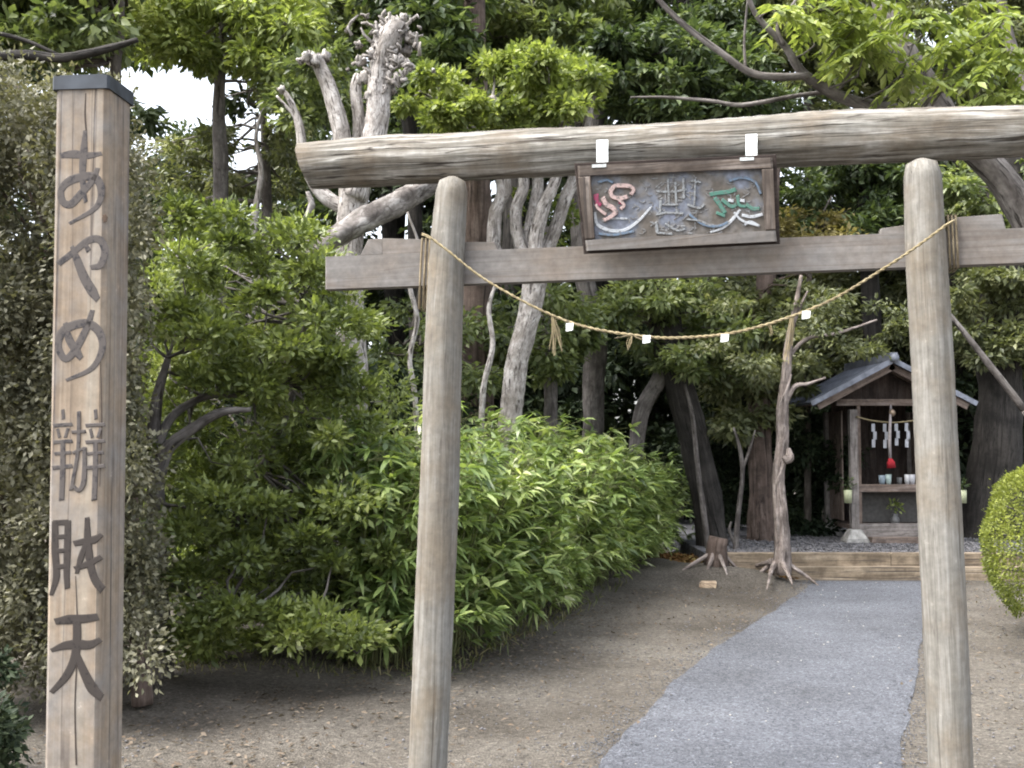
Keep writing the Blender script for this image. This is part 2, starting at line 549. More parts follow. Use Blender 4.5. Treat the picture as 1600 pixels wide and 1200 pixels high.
M['lf_dark'] = leafmat('dark_leaf', [(0.018, 0.03, 0.016), (0.055, 0.08, 0.034), (0.12, 0.155, 0.062), (0.24, 0.28, 0.16)], 0.3, 0.45, 0.4)
M['lf_olive'] = leafmat('olive_leaf', [(0.035, 0.042, 0.022), (0.10, 0.115, 0.052), (0.20, 0.21, 0.10), (0.40, 0.40, 0.27)], 0.3, 0.5, 0.4)
M['lf_brown'] = leafmat('tan_leaf', [(0.09, 0.08, 0.03), (0.20, 0.17, 0.07), (0.32, 0.27, 0.12)], 0.3, 0.6, 0.3)
M['lf_topiary'] = leafmat('topiary_leaf', [(0.07, 0.09, 0.018), (0.17, 0.20, 0.035), (0.32, 0.35, 0.07)], 0.3, 0.5, 0.4)
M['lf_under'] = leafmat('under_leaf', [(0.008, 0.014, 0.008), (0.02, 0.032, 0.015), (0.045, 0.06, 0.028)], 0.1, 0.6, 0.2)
M['lf_woods'] = leafmat('woods_leaf', [(0.016, 0.025, 0.015), (0.05, 0.068, 0.034), (0.08, 0.105, 0.045), (0.18, 0.21, 0.12)], 0.25, 0.5, 0.3)


def flaked(name, col, under, cover=0.5, scale=110.0):
    """paint that has worn off in flakes, showing what is under it"""
    m, nt, b, out = new_mat(name)
    tcn = N(nt, 'ShaderNodeTexCoord')
    n1 = N(nt, 'ShaderNodeTexNoise', Scale=scale, Detail=5.0, Roughness=0.7)
    nt.links.new(tcn.outputs['Object'], n1.inputs['Vector'])
    r = ramp(nt, [(cover - .06, (1, 1, 1)), (cover + .06, (0, 0, 0))])
    nt.links.new(n1.outputs[0], r.inputs[0])
    c = mixc(nt, r.outputs[0], under, col)
    nt.links.new(c, b.inputs['Base Color'])
    b.inputs['Roughness'].default_value = 0.85
    b.inputs['Specular IOR Level'].default_value = 0.2
    return m


M['ink'] = flaked('faded_ink', (0.034, 0.032, 0.035), (0.085, 0.075, 0.07), 0.43, 60.0)
M['ink_dark'] = flaked('dark_ink', (0.016, 0.014, 0.015), (0.045, 0.038, 0.034), 0.38, 60.0)

# ------------------------------------------------------------------ foliage tools
HOLES = [(268, 140, 52, 44), (386, 245, 30, 26), (377, 195, 18, 18), (374, 130, 22, 14), (300, 165, 40, 30), (232, 225, 12, 8), (392, 318, 14, 8), (1585, 603, 12, 16), (1497, 582, 12, 14), (905, 190, 8, 8),
         (1220, 275, 12, 8), (1300, 582, 8, 8), (740, 38, 12, 9), (1282, 600, 10, 10), (262, 375, 7, 7), (630, 368, 24, 9), (350, 60, 10, 8), (520, 40, 8, 8),
         (1510, 40, 12, 8), (1322, 310, 7, 6), (1290, 555, 8, 6), (430, 180, 8, 8), (628, 520, 9, 14)]


def proj(p):
    q = Vector(p) - EYE
    z = q.dot(_f)
    return 800 + F * q.x / z, 600 - F * q.dot(_u) / z, z


def inpoly(x, y, poly):
    r = False
    j = len(poly) - 1
    for i in range(len(poly)):
        xi, yi = poly[i]
        xj, yj = poly[j]
        if (yi > y) != (yj > y) and x < (xj - xi) * (y - yi) / (yj - yi) + xi:
            r = not r
        j = i
    return r


def fill(poly, d0, d1, n, rng, jitter=0):
    """boughs spread through a real volume between two depths"""
    xs = [p[0] for p in poly]
    ys = [p[1] for p in poly]
    out = []
    while len(out) < n:
        x, y = rng.uniform(min(xs), max(xs)), rng.uniform(min(ys), max(ys))
        if inpoly(x, y, poly):
            out.append(np.array(at(x, y, rng.uniform(d0, d1))))
    return out


def clumps(centres, r, per, L, Wd, rng, flat=0.55, droop=0.2, holes=True, up=0.8, out_w=0.9, spray=0.0):
    """leaves round each bough centre; returns V, T"""
    cs = []
    for c in centres:
        rr = r * rng.uniform(0.6, 1.35)
        if holes:
            x, y, z = proj(c)
            m = rr * F / z * 0.30
            if any(((x - hx) / (hw + m)) ** 2 + ((y - hy) / (hh + m)) ** 2 < 1 for hx, hy, hw, hh in HOLES):
                continue
        cs.append((c, rr))
    if not cs:
        cs = [(centres[0], r)]
    Cn = np.repeat(np.array([c for c, _ in cs]), per, 0)
    R = np.repeat(np.array([q for _, q in cs]), per)
    n = len(Cn)
    d = nrm(rng.normal(size=(n, 3)))
    rad = rng.uniform(0.25, 1.0, n) ** 0.5
    e = d * (R * rad)[:, None] * np.array([[1, 1, flat]])
    # lumps inside a bough: squeeze toward sub-twigs
    k = 9
    tw = nrm(rng.normal(size=(len(cs) * k, 3))) * np.array([[1, 1, flat]])
    which = np.repeat(np.arange(len(cs)), per) * k + rng.integers(0, k, n)
    tgt = tw[which] * (R * 0.85)[:, None]
    e = e * 0.42 + tgt * rng.uniform(0.25, 1.0, n)[:, None] * 0.75
    P = Cn + e
    if holes:                       # ragged rims round the gaps between boughs
        q = P - np.array(EYE)
        z = q @ np.array(_f)
        x = 800 + F * q[:, 0] / z
        y = 600 - F * (q @ np.array(_u)) / z
        keep = np.ones(n, bool)
        nz = rng.uniform(0.55, 1.25, n)
        for hx, hy, hw, hh in HOLES:
            keep &= ((x - hx) / hw) ** 2 + ((y - hy) / hh) ** 2 > nz ** 2
        P, e = P[keep], e[keep]
        n = len(P)
    D = nrm(e) * out_w + rng.normal(0, .5, (n, 3)) + np.array([[0, 0, -droop]])
    Nn = rng.normal(0, .45, (n, 3)) + np.array([[0, 0, up]])
    sz = rng.uniform(0.65, 1.25, n)
    return leaves(P, D, Nn, L * sz, Wd * sz * rng.uniform(.8, 1.2, n))


def limbs_to(mb, base_pts, targets, rng, r0=0.03, n=5, sag=0.1, count=40):
    T = [targets[i] for i in rng.permutation(len(targets))[:count]]
    for t in T:
        b = min(base_pts, key=lambda q: (Vector(q) - Vector(t)).length)
        b, t = Vector(b), Vector(t)
        mid = b.lerp(t, 0.5) + Vector(rng.normal(0, 1, 3)) * (t - b).length * 0.12
        q1 = b.lerp(mid, .5) + Vector(rng.normal(0, 1, 3)) * (t - b).length * 0.04
        mb.tube([b, q1, mid, mid.lerp(t, .55) + Vector(rng.normal(0, .03, 3)), t], [r0, r0 * .8, r0 * .6, r0 * .4, r0 * .15], n, 0.05, int(rng.integers(1e6)), cap=False)


def curve(pts, n=6):
    """Catmull-Rom through points"""
    P = [Vector(p) for p in pts]
    P = [P[0] * 2 - P[1]] + P + [P[-1] * 2 - P[-2]]
    out = []
    for i in range(1, len(P) - 2):
        for k in range(n):
            t = k / n
            out.append(0.5 * ((2 * P[i]) + (-P[i - 1] + P[i + 1]) * t + (2 * P[i - 1] - 5 * P[i] + 4 * P[i + 1] - P[i + 2]) * t * t
                              + (-P[i - 1] + 3 * P[i] - 3 * P[i + 1] + P[i + 2]) * t ** 3))
    out.append(P[-2])
    return out


def lerpl(vals, n):
    x = np.linspace(0, len(vals) - 1, n)
    return list(np.interp(x, np.arange(len(vals)), vals))


def stem(mb, pix, D, widths, n=12, rough=0.12, seed=0, sub=6, foot=False, D2=None, flute=0.0):
    """trunk or branch through photo points at depth D (to D2); widths in photo pixels"""
    m = len(pix)
    Ds = np.linspace(D, D2 if D2 is not None else D, m)
    pts = [at(x, y, d) for (x, y), d in zip(pix, Ds)]
    rad = [w / 2 * d / F for w, d in zip(widths, Ds)]
    if foot:                       # carry down into the ground
        p0 = pts[0]
        if p0.z > 0:
            dirv = (pts[0] - pts[1]).normalized()
            dirv.x *= 0.6
            dirv.y = 0
            k = (p0.z + 0.15) / max(0.25, -dirv.z)
            g = p0 + dirv * k
            g.z = -0.15
            pts = [g, g.lerp(p0, 0.12)] + pts
            rad = [rad[0] * 1.5, rad[0] * 1.18] + rad
    c = curve(pts, sub)
    mb.tube(c, lerpl(rad, len(c)), n, rough, seed, flute=flute)
    return c


# ------------------------------------------------------------------ ground, path, terrace
def sheet(name, poly2d, z, mat, kind='structure', th=None):
    me = bpy.data.meshes.new(name)
    me.from_pydata([(x, y, z) for x, y in poly2d], [], [tuple(range(len(poly2d)))])
    o = link_mesh(name, me, mat)
    o['kind'] = kind
    return o


rg = np.random.default_rng(3)
# ground: fine grid near the camera with gentle unevenness, flat skirt to the horizon
gx = np.concatenate([[-900, -200, -60, -20], np.arange(-8, 12.01, 0.2), [24, 60, 200, 900]])
gy = np.concatenate([[-900, -200, -40, -8], np.arange(-2, 20.01, 0.2), [30, 60, 200, 900]])
X, Y = np.meshgrid(gx, gy)
path_c = lambda y: np.interp(y, [-5, 3.5, 5.1, 7, 9, 10.5, 11.6, 12.4, 13], [0.0, 0.62, 1.02, 1.75, 2.75, 3.6, 4.25, 4.62, 4.8])
pl = [gnd(x, y) for x, y in ((930, 1200), (985, 1140), (1060, 1060), (1130, 1005), (1200, 960), (1262, 918), (1278, 908))]
pr = [gnd(x, y) for x, y in ((1412, 1200), (1424, 1110), (1434, 1040), (1440, 990), (1450, 950), (1462, 918), (1468, 908))]
Z = 0.012 * np.sin(X * 1.7 + Y * .6) + 0.01 * np.sin(X * 3.9 - Y * 2.3) + 0.006 * np.sin(X * 8 + Y * 6.3)
lx = np.interp(Y, [p.y for p in pl], [p.x for p in pl])
rx = np.interp(Y, [p.y for p in pr], [p.x for p in pr])
inside = np.clip(np.minimum(X - lx + .7, rx + .7 - X) / .4, 0, 1) * ((Y > -3) & (Y < 12.6))
Z = Z * (1 - inside) - 0.002 * inside
# low bank of soil along the bamboo
bank = np.clip((lx - 0.9 - X) / 1.2, 0, 1) * ((Y > 5) & (Y < 13))
Z = Z + 0.05 * bank * np.clip((Y - 5) / 3, 0, 1)
MOUNDS = [(2.30, 12.3, .17, .55, .5), (3.04, 12.2, .12, .36, .30), (1.6, 13.2, .16, .8, .9)]
for mx_, my_, mh_, ma_, mb_ in MOUNDS:
    Z = Z + mh_ * np.exp(-((X - mx_) / ma_) ** 2 - ((Y - my_) / mb_) ** 2) * (1 - inside)
Z[(np.abs(X) > 13) | (Y < -3) | (Y > 19)] = 0
nx, ny = len(gx), len(gy)
me = bpy.data.meshes.new('ground')
fs = [(j * nx + i, j * nx + i + 1, (j + 1) * nx + i + 1, (j + 1) * nx + i) for j in range(ny - 1) for i in range(nx - 1)]
me.from_pydata(np.stack([X, Y, Z], -1).reshape(-1, 3).tolist(), [], fs)
me.polygons.foreach_set('use_smooth', [True] * len(fs))
link_mesh('ground', me, M['soil'])['kind'] = 'structure'

# path with slightly ragged edges
Lp, Rp = curve([(pl[0].x - 1.0, 1.0, 0), (pl[0].x - .42, 3.4, 0)] + [(p.x, p.y, 0) for p in pl], 8), curve([(pr[0].x - .35, 1.0, 0), (pr[0].x - .12, 3.4, 0)] + [(p.x, p.y, 0) for p in pr], 8)
Lp = [(p.x + rg.normal(0, .006) + .012 * math.sin(p.y * 5.1) + .006 * math.sin(p.y * 11.3 + 1), p.y) for p in Lp]
Rp = [(p.x + rg.normal(0, .006) + .012 * math.sin(p.y * 4.3 + 2) + .006 * math.sin(p.y * 9.7), p.y) for p in Rp]
sheet('path', [(x, y) for x, y in Lp] + [(x, y) for x, y in reversed(Rp)], 0.003, M['path'])

# raised terrace in front of the shrine
TZ = 0.26
tl, trt = gnd(1130, 905), gnd(1600, 912)
TY = 12.45
mb = MB()
mb.hexa([(2.3, TY + .30, -0.1), (9.0, TY + .30, -0.1), (9.0, 19, -0.1), (2.3, 19, -0.1)], (0, 0, TZ + 0.1 - 0.01))
o = mb.build('terrace', M['terrace'])
o['kind'] = 'structure'
edge = thing('timber_step', 'two weathered timber steps edging the gravel terrace before the small shrine', 'step', (4.5, TY, 0))
for i, (y0, z0, h, x0) in enumerate(((TY, -0.05, 0.19, 3.0), (TY + .145, 0.05, 0.235, 2.35))):
    x = x0
    while x < 8.6:
        ln = random.uniform(1.9, 2.5)
        MB().hexa([(x, y0, z0), (x + ln - .008, y0, z0), (x + ln - .008, y0 + .14, z0), (x, y0 + .14, z0)], (0, 0, h), 0.008).build('timber', M['timber'], edge)
        x += ln

# small stones on the terrace, and litter on the soil (nobody could count them)
Vs, Ts, nb = [], [], 0
oct_v = np.array([[1, 0, 0], [-1, 0, 0], [0, 1, 0], [0, -1, 0], [0, 0, 1], [0, 0, -1.0]])
oct_f = np.array([[0, 2, 4], [2, 1, 4], [1, 3, 4], [3, 0, 4], [2, 0, 5], [1, 2, 5], [3, 1, 5], [0, 3, 5]])


def scatter_stones(name, n, fx, smin, smax, mat, label, seed):
    r = np.random.default_rng(seed)
    P = fx(n, r)
    n = len(P)
    A = r.uniform(0, 6.28, n)
    s = r.uniform(smin, smax, n)
    base = oct_v[None] * r.uniform(.6, 1.2, (n, 6, 1)) * s[:, None, None] * np.array([[[1, .8, .55]]])
    ca, sa = np.cos(A)[:, None], np.sin(A)[:, None]
    x = base[:, :, 0] * ca - base[:, :, 1] * sa
    y = base[:, :, 0] * sa + base[:, :, 1] * ca
    V = np.stack([x, y, base[:, :, 2]], -1) + P[:, None]
    T = (oct_f[None] + np.arange(n)[:, None, None] * 6).reshape(-1, 3)
    o = fast_mesh(name, V.reshape(-1, 3), T, mat)
    return tag(o, label, None, None, 'stuff')


scatter_stones('terrace_gravel', 5200, lambda n, r: np.stack([r.uniform(2.6, 6.6, n), TY + .3 + r.uniform(0, 1, n) ** 1.3 * 2.6, np.full(n, TZ)], -1), .012, .035, M['pebble'],
               'loose grey gravel lying on the terrace before the shrine', 5)


def soil_pts(n, r):
    y = 4.6 + r.uniform(0, 1, n) ** 1.2 * 8
    x = r.uniform(-3.2, 6.0, n)
    l = np.interp(y, [p.y for p in pl], [p.x for p in pl])
    q = np.interp(y, [p.y for p in pr], [p.x for p in pr])
    k = (x < l + r.normal(0, .05, n)) | (x > q + r.normal(0, .05, n))
    return np.stack([x, y, np.full(n, .012)], -1)[k]


def edge_pts(n, r):
    E = [Lp, Rp]
    P = []
    for k in range(n):
        e = E[k % 2]
        t = r.uniform(0, len(e) - 1.001)
        i = int(t)
        x = e[i][0] + (e[i + 1][0] - e[i][0]) * (t - i)
        y = e[i][1] + (e[i + 1][1] - e[i][1]) * (t - i)
        P.append((x + r.normal(0, .12), y + r.normal(0, .06), .004))
    yy = 4.6 + r.uniform(0, 1, n * 2) ** 1.5 * 7.7
    l = np.interp(yy, [p.y for p in pl], [p.x for p in pl])
    q = np.interp(yy, [p.y for p in pr], [p.x for p in pr])
    Q = np.stack([l + (q - l) * r.uniform(0, 1, n * 2), yy, np.full(n * 2, .003)], -1)
    return np.concatenate([np.array(P), Q])


scatter_stones('path_gravel', 9000, edge_pts, .003, .008, M['path_grain'], 'loose blue-grey gravel on the path and spilling along its edges', 15)
scatter_stones('soil_grit', 9000, soil_pts, .003, .013, M['pebble'], 'small grit and pebbles strewn over the bare soil', 6)
r = np.random.default_rng(8)
P = soil_pts(17000, r)
# more litter close to the hedge foot
hx = np.interp(P[:, 1], [5.5, 6.9, 8.45, 12.4], [-1.6, -.82, 0.0, 1.47])
keep = r.uniform(0, 1, len(P)) < np.clip(1.15 - np.abs(P[:, 0] - hx) / 1.1, .22, 1)
P = P[keep]
P[:, 2] += 0.02
n = len(P)
V, T = leaves(P, np.stack([r.normal(size=n), r.normal(size=n), r.normal(0, .15, n)], -1), np.tile([[0, 0, 1.0]], (n, 1)) + r.normal(0, .3, (n, 3)), r.uniform(.02, .055, n), r.uniform(.008, .022, n))
tag(fast_mesh('leaf_litter', V, T, M['litter']), 'dry fallen leaves scattered on the soil along the hedge foot', None, None, 'stuff')

scatter_stones('pale_stones', 80, lambda n, r: np.stack([(lambda y: np.interp(y, [p.y for p in pl], [p.x for p in pl]) + r.uniform(0.05, .95, n) * (np.interp(y, [p.y for p in pr], [p.x for p in pr]) - np.interp(y, [p.y for p in pl], [p.x for p in pl])))(yy := 4.6 + r.uniform(0, 1, n) * 7.6), yy, np.full(n, .006)], -1), .004, .012, M['stone'],
               'scattered pale stones lying on the blue-grey path', 25)
# ------------------------------------------------------------------ torii gate
tp = Vector((-0.86, 4.4, 0))
tdir = Vector((2.70, -0.52, 0)).normalized()
tn = Vector((tdir.y, -tdir.x, 0))          # toward the camera
if tn.y > 0:
    tn = -tn


def tor(px, py, off=0.0):
    return hit(px, py, tp + tn * off, tn)


def sc_at(p):                               # metres per photo pixel at p
    return (p - EYE).dot(_f) / F


gate = thing('torii_gate', 'rustic torii gate of two bare log pillars and crossbeams over the path', 'torii', tor(1065, 1318).xy.to_3d())
for pix, ws, sd_ in (([(668, 1200), (675, 1050), (684, 800), (692, 560), (699, 400), (706, 300), (707, 284), (707, 277)], [60, 60, 62, 60, 56, 50, 42, 16], 11),
                     ([(1486, 1200), (1480, 1050), (1468, 800), (1456, 560), (1447, 400), (1442, 275), (1440, 256), (1440, 249)], [65, 65, 66, 64, 62, 56, 46, 18], 12)):
    pts = [tor(x, y, 0.05) for x, y in pix]
    rad = [w / 2 * sc_at(p) for w, p in zip(ws, pts)]
    d = (pts[0] - pts[2]).normalized()
    foot = pts[0] + d * ((pts[0].z + .2) / -d.z)
    main = curve([foot] + pts[:-2], 14)
    rr = lerpl([rad[0] * 1.03] + rad[:-2], len(main))
    main += pts[-2:]
    rr += rad[-2:]
    MB().tube(main, rr, 26, 0.035, sd_, dome=True, freq=2.0, flute=0.012).build('pillar', M['pillar'], gate)
# top beam: an irregular log, right end nearer the camera
kp = [(478, 260, 70), (600, 251, 76), (700, 248, 73), (850, 239, 76), (1000, 231, 76), (1150, 225, 80), (1300, 217, 84), (1450, 210, 80), (1600, 205, 76), (1760, 198, 78), (1800, 196, 76)]
pts = [tor(x, y, -0.02) for x, y, w in kp]
rad = [w / 2 * sc_at(p) for (x, y, w), p in zip(kp, pts)]
c = curve(pts, 12)
mb = MB().tube(c, lerpl(rad, len(c)), 34, 0.06, 21, freq=2.6, flute=0.03)
# slanted sawn left end
for i in range(34):
    v = Vector(mb.v[i])
    mb.v[i] = tuple(v + tdir * ((pts[0].z - v.z) * 0.28))
mb.build('top_beam', M['log'], gate)
# tie beam plank
q = [tor(508, 452, .03), tor(1740, 405, .03), tor(1740, 350, .03), tor(508, 401, .03)]
MB().hexa(q, -tn * 0.06, 0.004).build('tie_beam', M['plank'], gate)
for quad in ([(597, 398), (672, 396), (672, 374), (597, 372)], [(563, 399), (598, 398), (598, 372), (575, 374)], [(722, 395), (778, 392), (772, 378), (722, 378)],
             [(1374, 373), (1418, 371), (1418, 351), (1376, 357)], [(1484, 365), (1573, 361), (1566, 334), (1484, 340)]):
    q = [tor(x, y, .025) for x, y in quad]
    MB().hexa(q, -tn * 0.045, 0.003).build('wedge', M['plank'], gate)

# cords binding the wedges
for cx, y0, y1, dx, wh in ((667, 372, 482, -5, 'left'), (1488, 336, 418, 4, 'right')):
    mb = MB()
    for k, o_ in enumerate((-7, -1, 5)):
        top = tor(cx + o_, y0, .045)
        bot = tor(cx + o_ + dx, y1, .045)
        loop = [top, top.lerp(bot, .5) + tn * .004, bot, bot - tn * .085 + Vector((0, 0, -.004)), top - tn * .085, top]
        mb.tube(loop, 0.0042, 6, 0.1, k, cap=False)
    o = mb.build('binding_cord', M['cord'], None, tor(cx, y0, 0))
    tag(o, 'old cord loops binding the tie beam beside the %s' % ('pillar near the hedge' if wh == 'left' else 'pillar in front of the small shrine'), 'cord', 'cords tied round the torii tie beam')

# ------------------------------------------------------------------ plaque
plq = thing('carved_plaque', 'framed wooden plaque with painted relief hanging under the top log of the torii', 'plaque', tor(1060, 393, .12))
OT, OB = 0.20, 0.145


def plp(px, py, extra=0.0):
    """point on the tilted plaque plane"""
    t = (py - 250) / 140
    return tor(px, py, OT + (OB - OT) * t + extra)


pn = (plp(900, 390) - plp(900, 250)).cross(plp(1200, 250) - plp(900, 250)).normalized()
if pn.y > 0:
    pn = -pn
dn = -pn * 0.05
MB().hexa([plp(912, 397, -.03), plp(1219, 381, -.03), plp(1213, 241, -.03), plp(897, 255, -.03)], dn * .5, .003).build('backing_board', M['shrine_dark'], plq)
MB().hexa([plp(916, 392), plp(1214, 377), plp(1212, 360), plp(914, 375)], dn, .006).build('frame_rail', M['plank'], plq)  # bottom rail in paler wood: light on its face put into the colour
MB().hexa([plp(903, 275), plp(1208, 262), plp(1207, 246), plp(902, 259)], dn, .006).build('frame_rail', M['frame'], plq)
MB().hexa([plp(914, 374), plp(929, 373), plp(922, 275), plp(903, 276)], dn * .97, .003).build('frame_stile', M['frame'], plq)
MB().hexa([plp(1196, 360), plp(1212, 359), plp(1208, 263), plp(1190, 264)], dn * .97, .003).build('frame_stile', M['frame'], plq)


def panel_mat():
    m, nt, b, out = new_mat('painted_panel')
    t = N(nt, 'ShaderNodeAttribute', attribute_name='tc')
    n1 = N(nt, 'ShaderNodeTexNoise', Scale=9.0, Detail=4.0)
    nt.links.new(t.outputs['Vector'], n1.inputs['Vector'])
    r = ramp(nt, [(0.36, (0.10, 0.085, 0.07)), (0.47, (0.145, 0.135, 0.125)), (0.56, (0.15, 0.165, 0.20)), (0.68, (0.21, 0.225, 0.28))])
    nt.links.new(n1.outputs[0], r.inputs[0])
    n2 = N(nt, 'ShaderNodeTexNoise', Scale=60.0, Detail=4.0)
    nt.links.new(t.outputs['Vector'], n2.inputs['Vector'])
    r2 = ramp(nt, [(0.3, (.7, .7, .7)), (0.7, (1.2, 1.2, 1.2))])
    nt.links.new(n2.outputs[0], r2.inputs[0])
    nt.links.new(mixc(nt, 1.0, r.outputs[0], r2.outputs[0], 'MULTIPLY'), b.inputs['Base Color'])
    b.inputs['Roughness'].default_value = 0.7
    return m


panel = MB().hexa([plp(926, 376, -.022), plp(1200, 364, -.022), plp(1194, 262, -.022), plp(920, 274, -.022)], -pn * .015).build('panel', panel_mat(), plq)


def stroke(mb, pts, w, lay, th, n=None, taper=True):
    """raised ribbon: pts in photo px on a surface given by lay(px,py,out)"""
    P = [Vector((x, y, 0)) for x, y in pts]
    if len(P) > 2:
        P = curve(P, 5)
    m = len(P)
    ws = w if hasattr(w, '__len__') else [w] * len(pts)
    ws = lerpl(ws, m)
    L, R, Lt, Rt = [], [], [], []
    for i in range(m):
        t = (P[min(i + 1, m - 1)] - P[max(i - 1, 0)]).normalized()
        s = Vector((-t.y, t.x, 0)) * ws[i] / 2
        ends = 0
        a, b = P[i] + s, P[i] - s
        if i == 0: a, b = a - t * ws[i] * .15, b - t * ws[i] * .35
        if i == m - 1: a, b = a + t * ws[i] * .35, b + t * ws[i] * .1
        L.append(lay(a.x, a.y, 0)); R.append(lay(b.x, b.y, 0))
        a2, b2 = P[i] + s * .72, P[i] - s * .72
        Lt.append(lay(a2.x, a2.y, th)); Rt.append(lay(b2.x, b2.y, th))
    vs = L + Lt + Rt + R
    fs = []
    for i in range(m - 1):
        for k in range(3):
            fs.append((k * m + i, k * m + i + 1, (k + 1) * m + i + 1, (k + 1) * m + i))
    fs.append((0, m, 2 * m, 3 * m))
    fs.append((m - 1, 4 * m - 1, 3 * m - 1, 2 * m - 1))
    mb.add(vs, fs, vs)


pz = lambda X_, Y_: (860 + X_ / 4, 160 + Y_ / 4)
layp = lambda x, y, o_: plp(x, y, -.0225 + o_)


def relief(name, mat, strokes, th=0.012, label=None):
    for i, (w, pts) in enumerate(strokes):
        mb = MB()
        stroke(mb, [pz(*p) for p in pts], [a / 4 for a in w] if hasattr(w, '__len__') else w / 4 * .85, layp, th + i * .0004)
        o = mb.build(name, mat, panel)
        if label: o['label'] = label


relief('relief', flaked('pink_paint', (0.42, 0.31, 0.29), (0.13, 0.125, 0.12), 0.55), [
    (36, [(375, 560), (400, 525), (450, 520), (500, 525)]), (30, [(500, 525), (520, 545), (505, 575)]), (34, [(375, 560), (390, 590), (440, 600), (480, 590)]),
    (40, [(330, 600), (350, 640), (390, 660), (410, 690)]), (32, [(410, 690), (370, 720), (335, 735)]), (26, [(420, 600), (460, 640), (440, 665)]), (24, [(345, 700), (300, 665), (285, 640)])],
    0.014, 'faded pink curling relief at the hedge end of the plaque')
relief('relief', flaked('magenta_paint', (0.34, 0.07, 0.13), (0.13, 0.125, 0.12), 0.58), [(40, [(285, 580), (290, 620), (310, 645)]), (24, [(430, 625), (455, 632)])], 0.005, 'small crimson patch of relief')
relief('relief', flaked('white_paint', (0.42, 0.44, 0.46), (0.13, 0.125, 0.12), 0.6), [
    ([20, 24, 24, 22, 18, 14], [(278, 690), (295, 765), (380, 802), (470, 795), (550, 742), (632, 652)]),
    (16, [(330, 740), (400, 725), (480, 728)]), ([12, 18, 22, 16], [(1000, 812), (1075, 785), (1135, 735), (1185, 672)]),
    (24, [(1200, 705), (1260, 715), (1325, 700)]), (18, [(1215, 765), (1250, 745), (1305, 772)]), (26, [(1115, 612), (1142, 616)]), (26, [(1187, 612), (1212, 616)]),
    (18, [(1150, 690), (1200, 740), (1300, 770)])], 0.005, 'white curved strokes of relief')
relief('relief', flaked('green_paint', (0.08, 0.19, 0.15), (0.13, 0.125, 0.12), 0.57), [
    (34, [(1000, 575), (1060, 565), (1110, 560), (1155, 545)]), (36, [(1030, 600), (1060, 640), (1090, 690)]), (30, [(1075, 610), (1130, 650), (1160, 640)]),
    (30, [(1225, 640), (1265, 665), (1305, 665)]), (26, [(1170, 585), (1180, 640), (1220, 650)]), (24, [(1040, 690), (1090, 710)])], 0.005, 'faded green curling relief at the shrine end of the plaque')
relief('relief', flaked('grey_paint', (0.25, 0.265, 0.275), (0.13, 0.125, 0.12), 0.52), [
    (18, [(665, 555), (750, 560), (850, 545)]), (20, [(690, 600), (685, 690)]), (16, [(735, 480), (740, 640)]), (18, [(780, 500), (790, 700)]), (18, [(660, 700), (740, 690), (830, 695)]),
    (16, [(720, 760), (790, 800), (840, 790)]), (24, [(660, 750), (670, 820)]), (18, [(670, 815), (760, 822)]), (20, [(830, 470), (835, 600)]), (16, [(880, 490), (940, 500)]), (14, [(905, 480), (900, 640)]),
    (18, [(860, 640), (930, 660), (960, 640)]), (14, [(850, 730), (930, 740), (1000, 770)]), (14, [(700, 640), (800, 640)])], 0.005, 'worn grey lettering in the middle of the plaque')
relief('relief', flaked('blue_paint', (0.13, 0.18, 0.245), (0.13, 0.125, 0.12), 0.55), [(20, [(870, 700), (950, 760), (1040, 775), (1110, 750)]), (22, [(1120, 490), (1200, 470), (1280, 500), (1315, 570)]),
                                                                       (22, [(300, 500), (350, 485), (390, 500)]), (20, [(300, 820), (400, 828), (520, 805)])], 0.009, 'dull blue bands of relief')
rw = np.random.default_rng(77)
mb = MB()
for cx_ in (700, 790, 890):
    for cy_ in (500, 590, 690, 790):
        for _ in range(5):
            a = rw.choice([0, 1.57, .7, -0.7])
            l_ = rw.uniform(16, 34)
            x_, y_ = cx_ + rw.normal(0, 22), cy_ + rw.normal(0, 20)
            stroke(mb, [pz(x_ - math.cos(a) * l_, y_ - math.sin(a) * l_), pz(x_ + math.cos(a) * l_, y_ + math.sin(a) * l_)], 2.0, layp, .003 + rw.uniform(0, .001))
for _ in range(60):                        # scrollwork round the two side motifs
    x_, y_ = rw.choice([rw.uniform(300, 640), rw.uniform(980, 1310)]), rw.uniform(490, 820)
    a = rw.uniform(0, 3.14)
    stroke(mb, [pz(x_, y_), pz(x_ + math.cos(a) * 22, y_ + math.sin(a) * 16), pz(x_ + math.cos(a + .8) * 40, y_ + math.sin(a + .8) * 28)], 1.6, layp, .0025 + rw.uniform(0, .001))
o = mb.build('fine_relief', flaked('worn_paint', (0.24, 0.245, 0.25), (0.13, 0.12, 0.11), .5), panel)
o['kind'] = 'stuff'
for x0, y0, fx in ((941, 0, 936), (1174, -9, 1167)):
    mb = MB()
    a0, a1 = tor(x0 - 9, 219 + y0, .098), tor(x0 + 9, 218 + y0, .098)
    b0, b1 = tor(x0 - 9, 233 + y0, .115), tor(x0 + 9, 232 + y0, .115)
    c0, c1 = tor(x0 - 9, 253 + y0, .125), tor(x0 + 9, 252 + y0, .125)
    mb.hexa([b0, b1, a1, a0], -tn * .01)
    mb.hexa([c0, c1, b1, b0], -tn * .012)
    e0, e1 = plp(fx - 11, 262 + y0 * 1.2, .004), plp(fx + 11, 261 + y0 * 1.2, .004)
    g0, g1 = plp(fx - 11, 257 + y0 * 1.2, .004), plp(fx + 11, 256 + y0 * 1.2, .004)
    mb.hexa([e0, e1, g1, g0], dn * .2)
    mb.hexa([g0 + dn * .9, g1 + dn * .9, c1, c0], Vector((0, 0, -.003)))
    mb.build('hanger', M['strap'], plq)
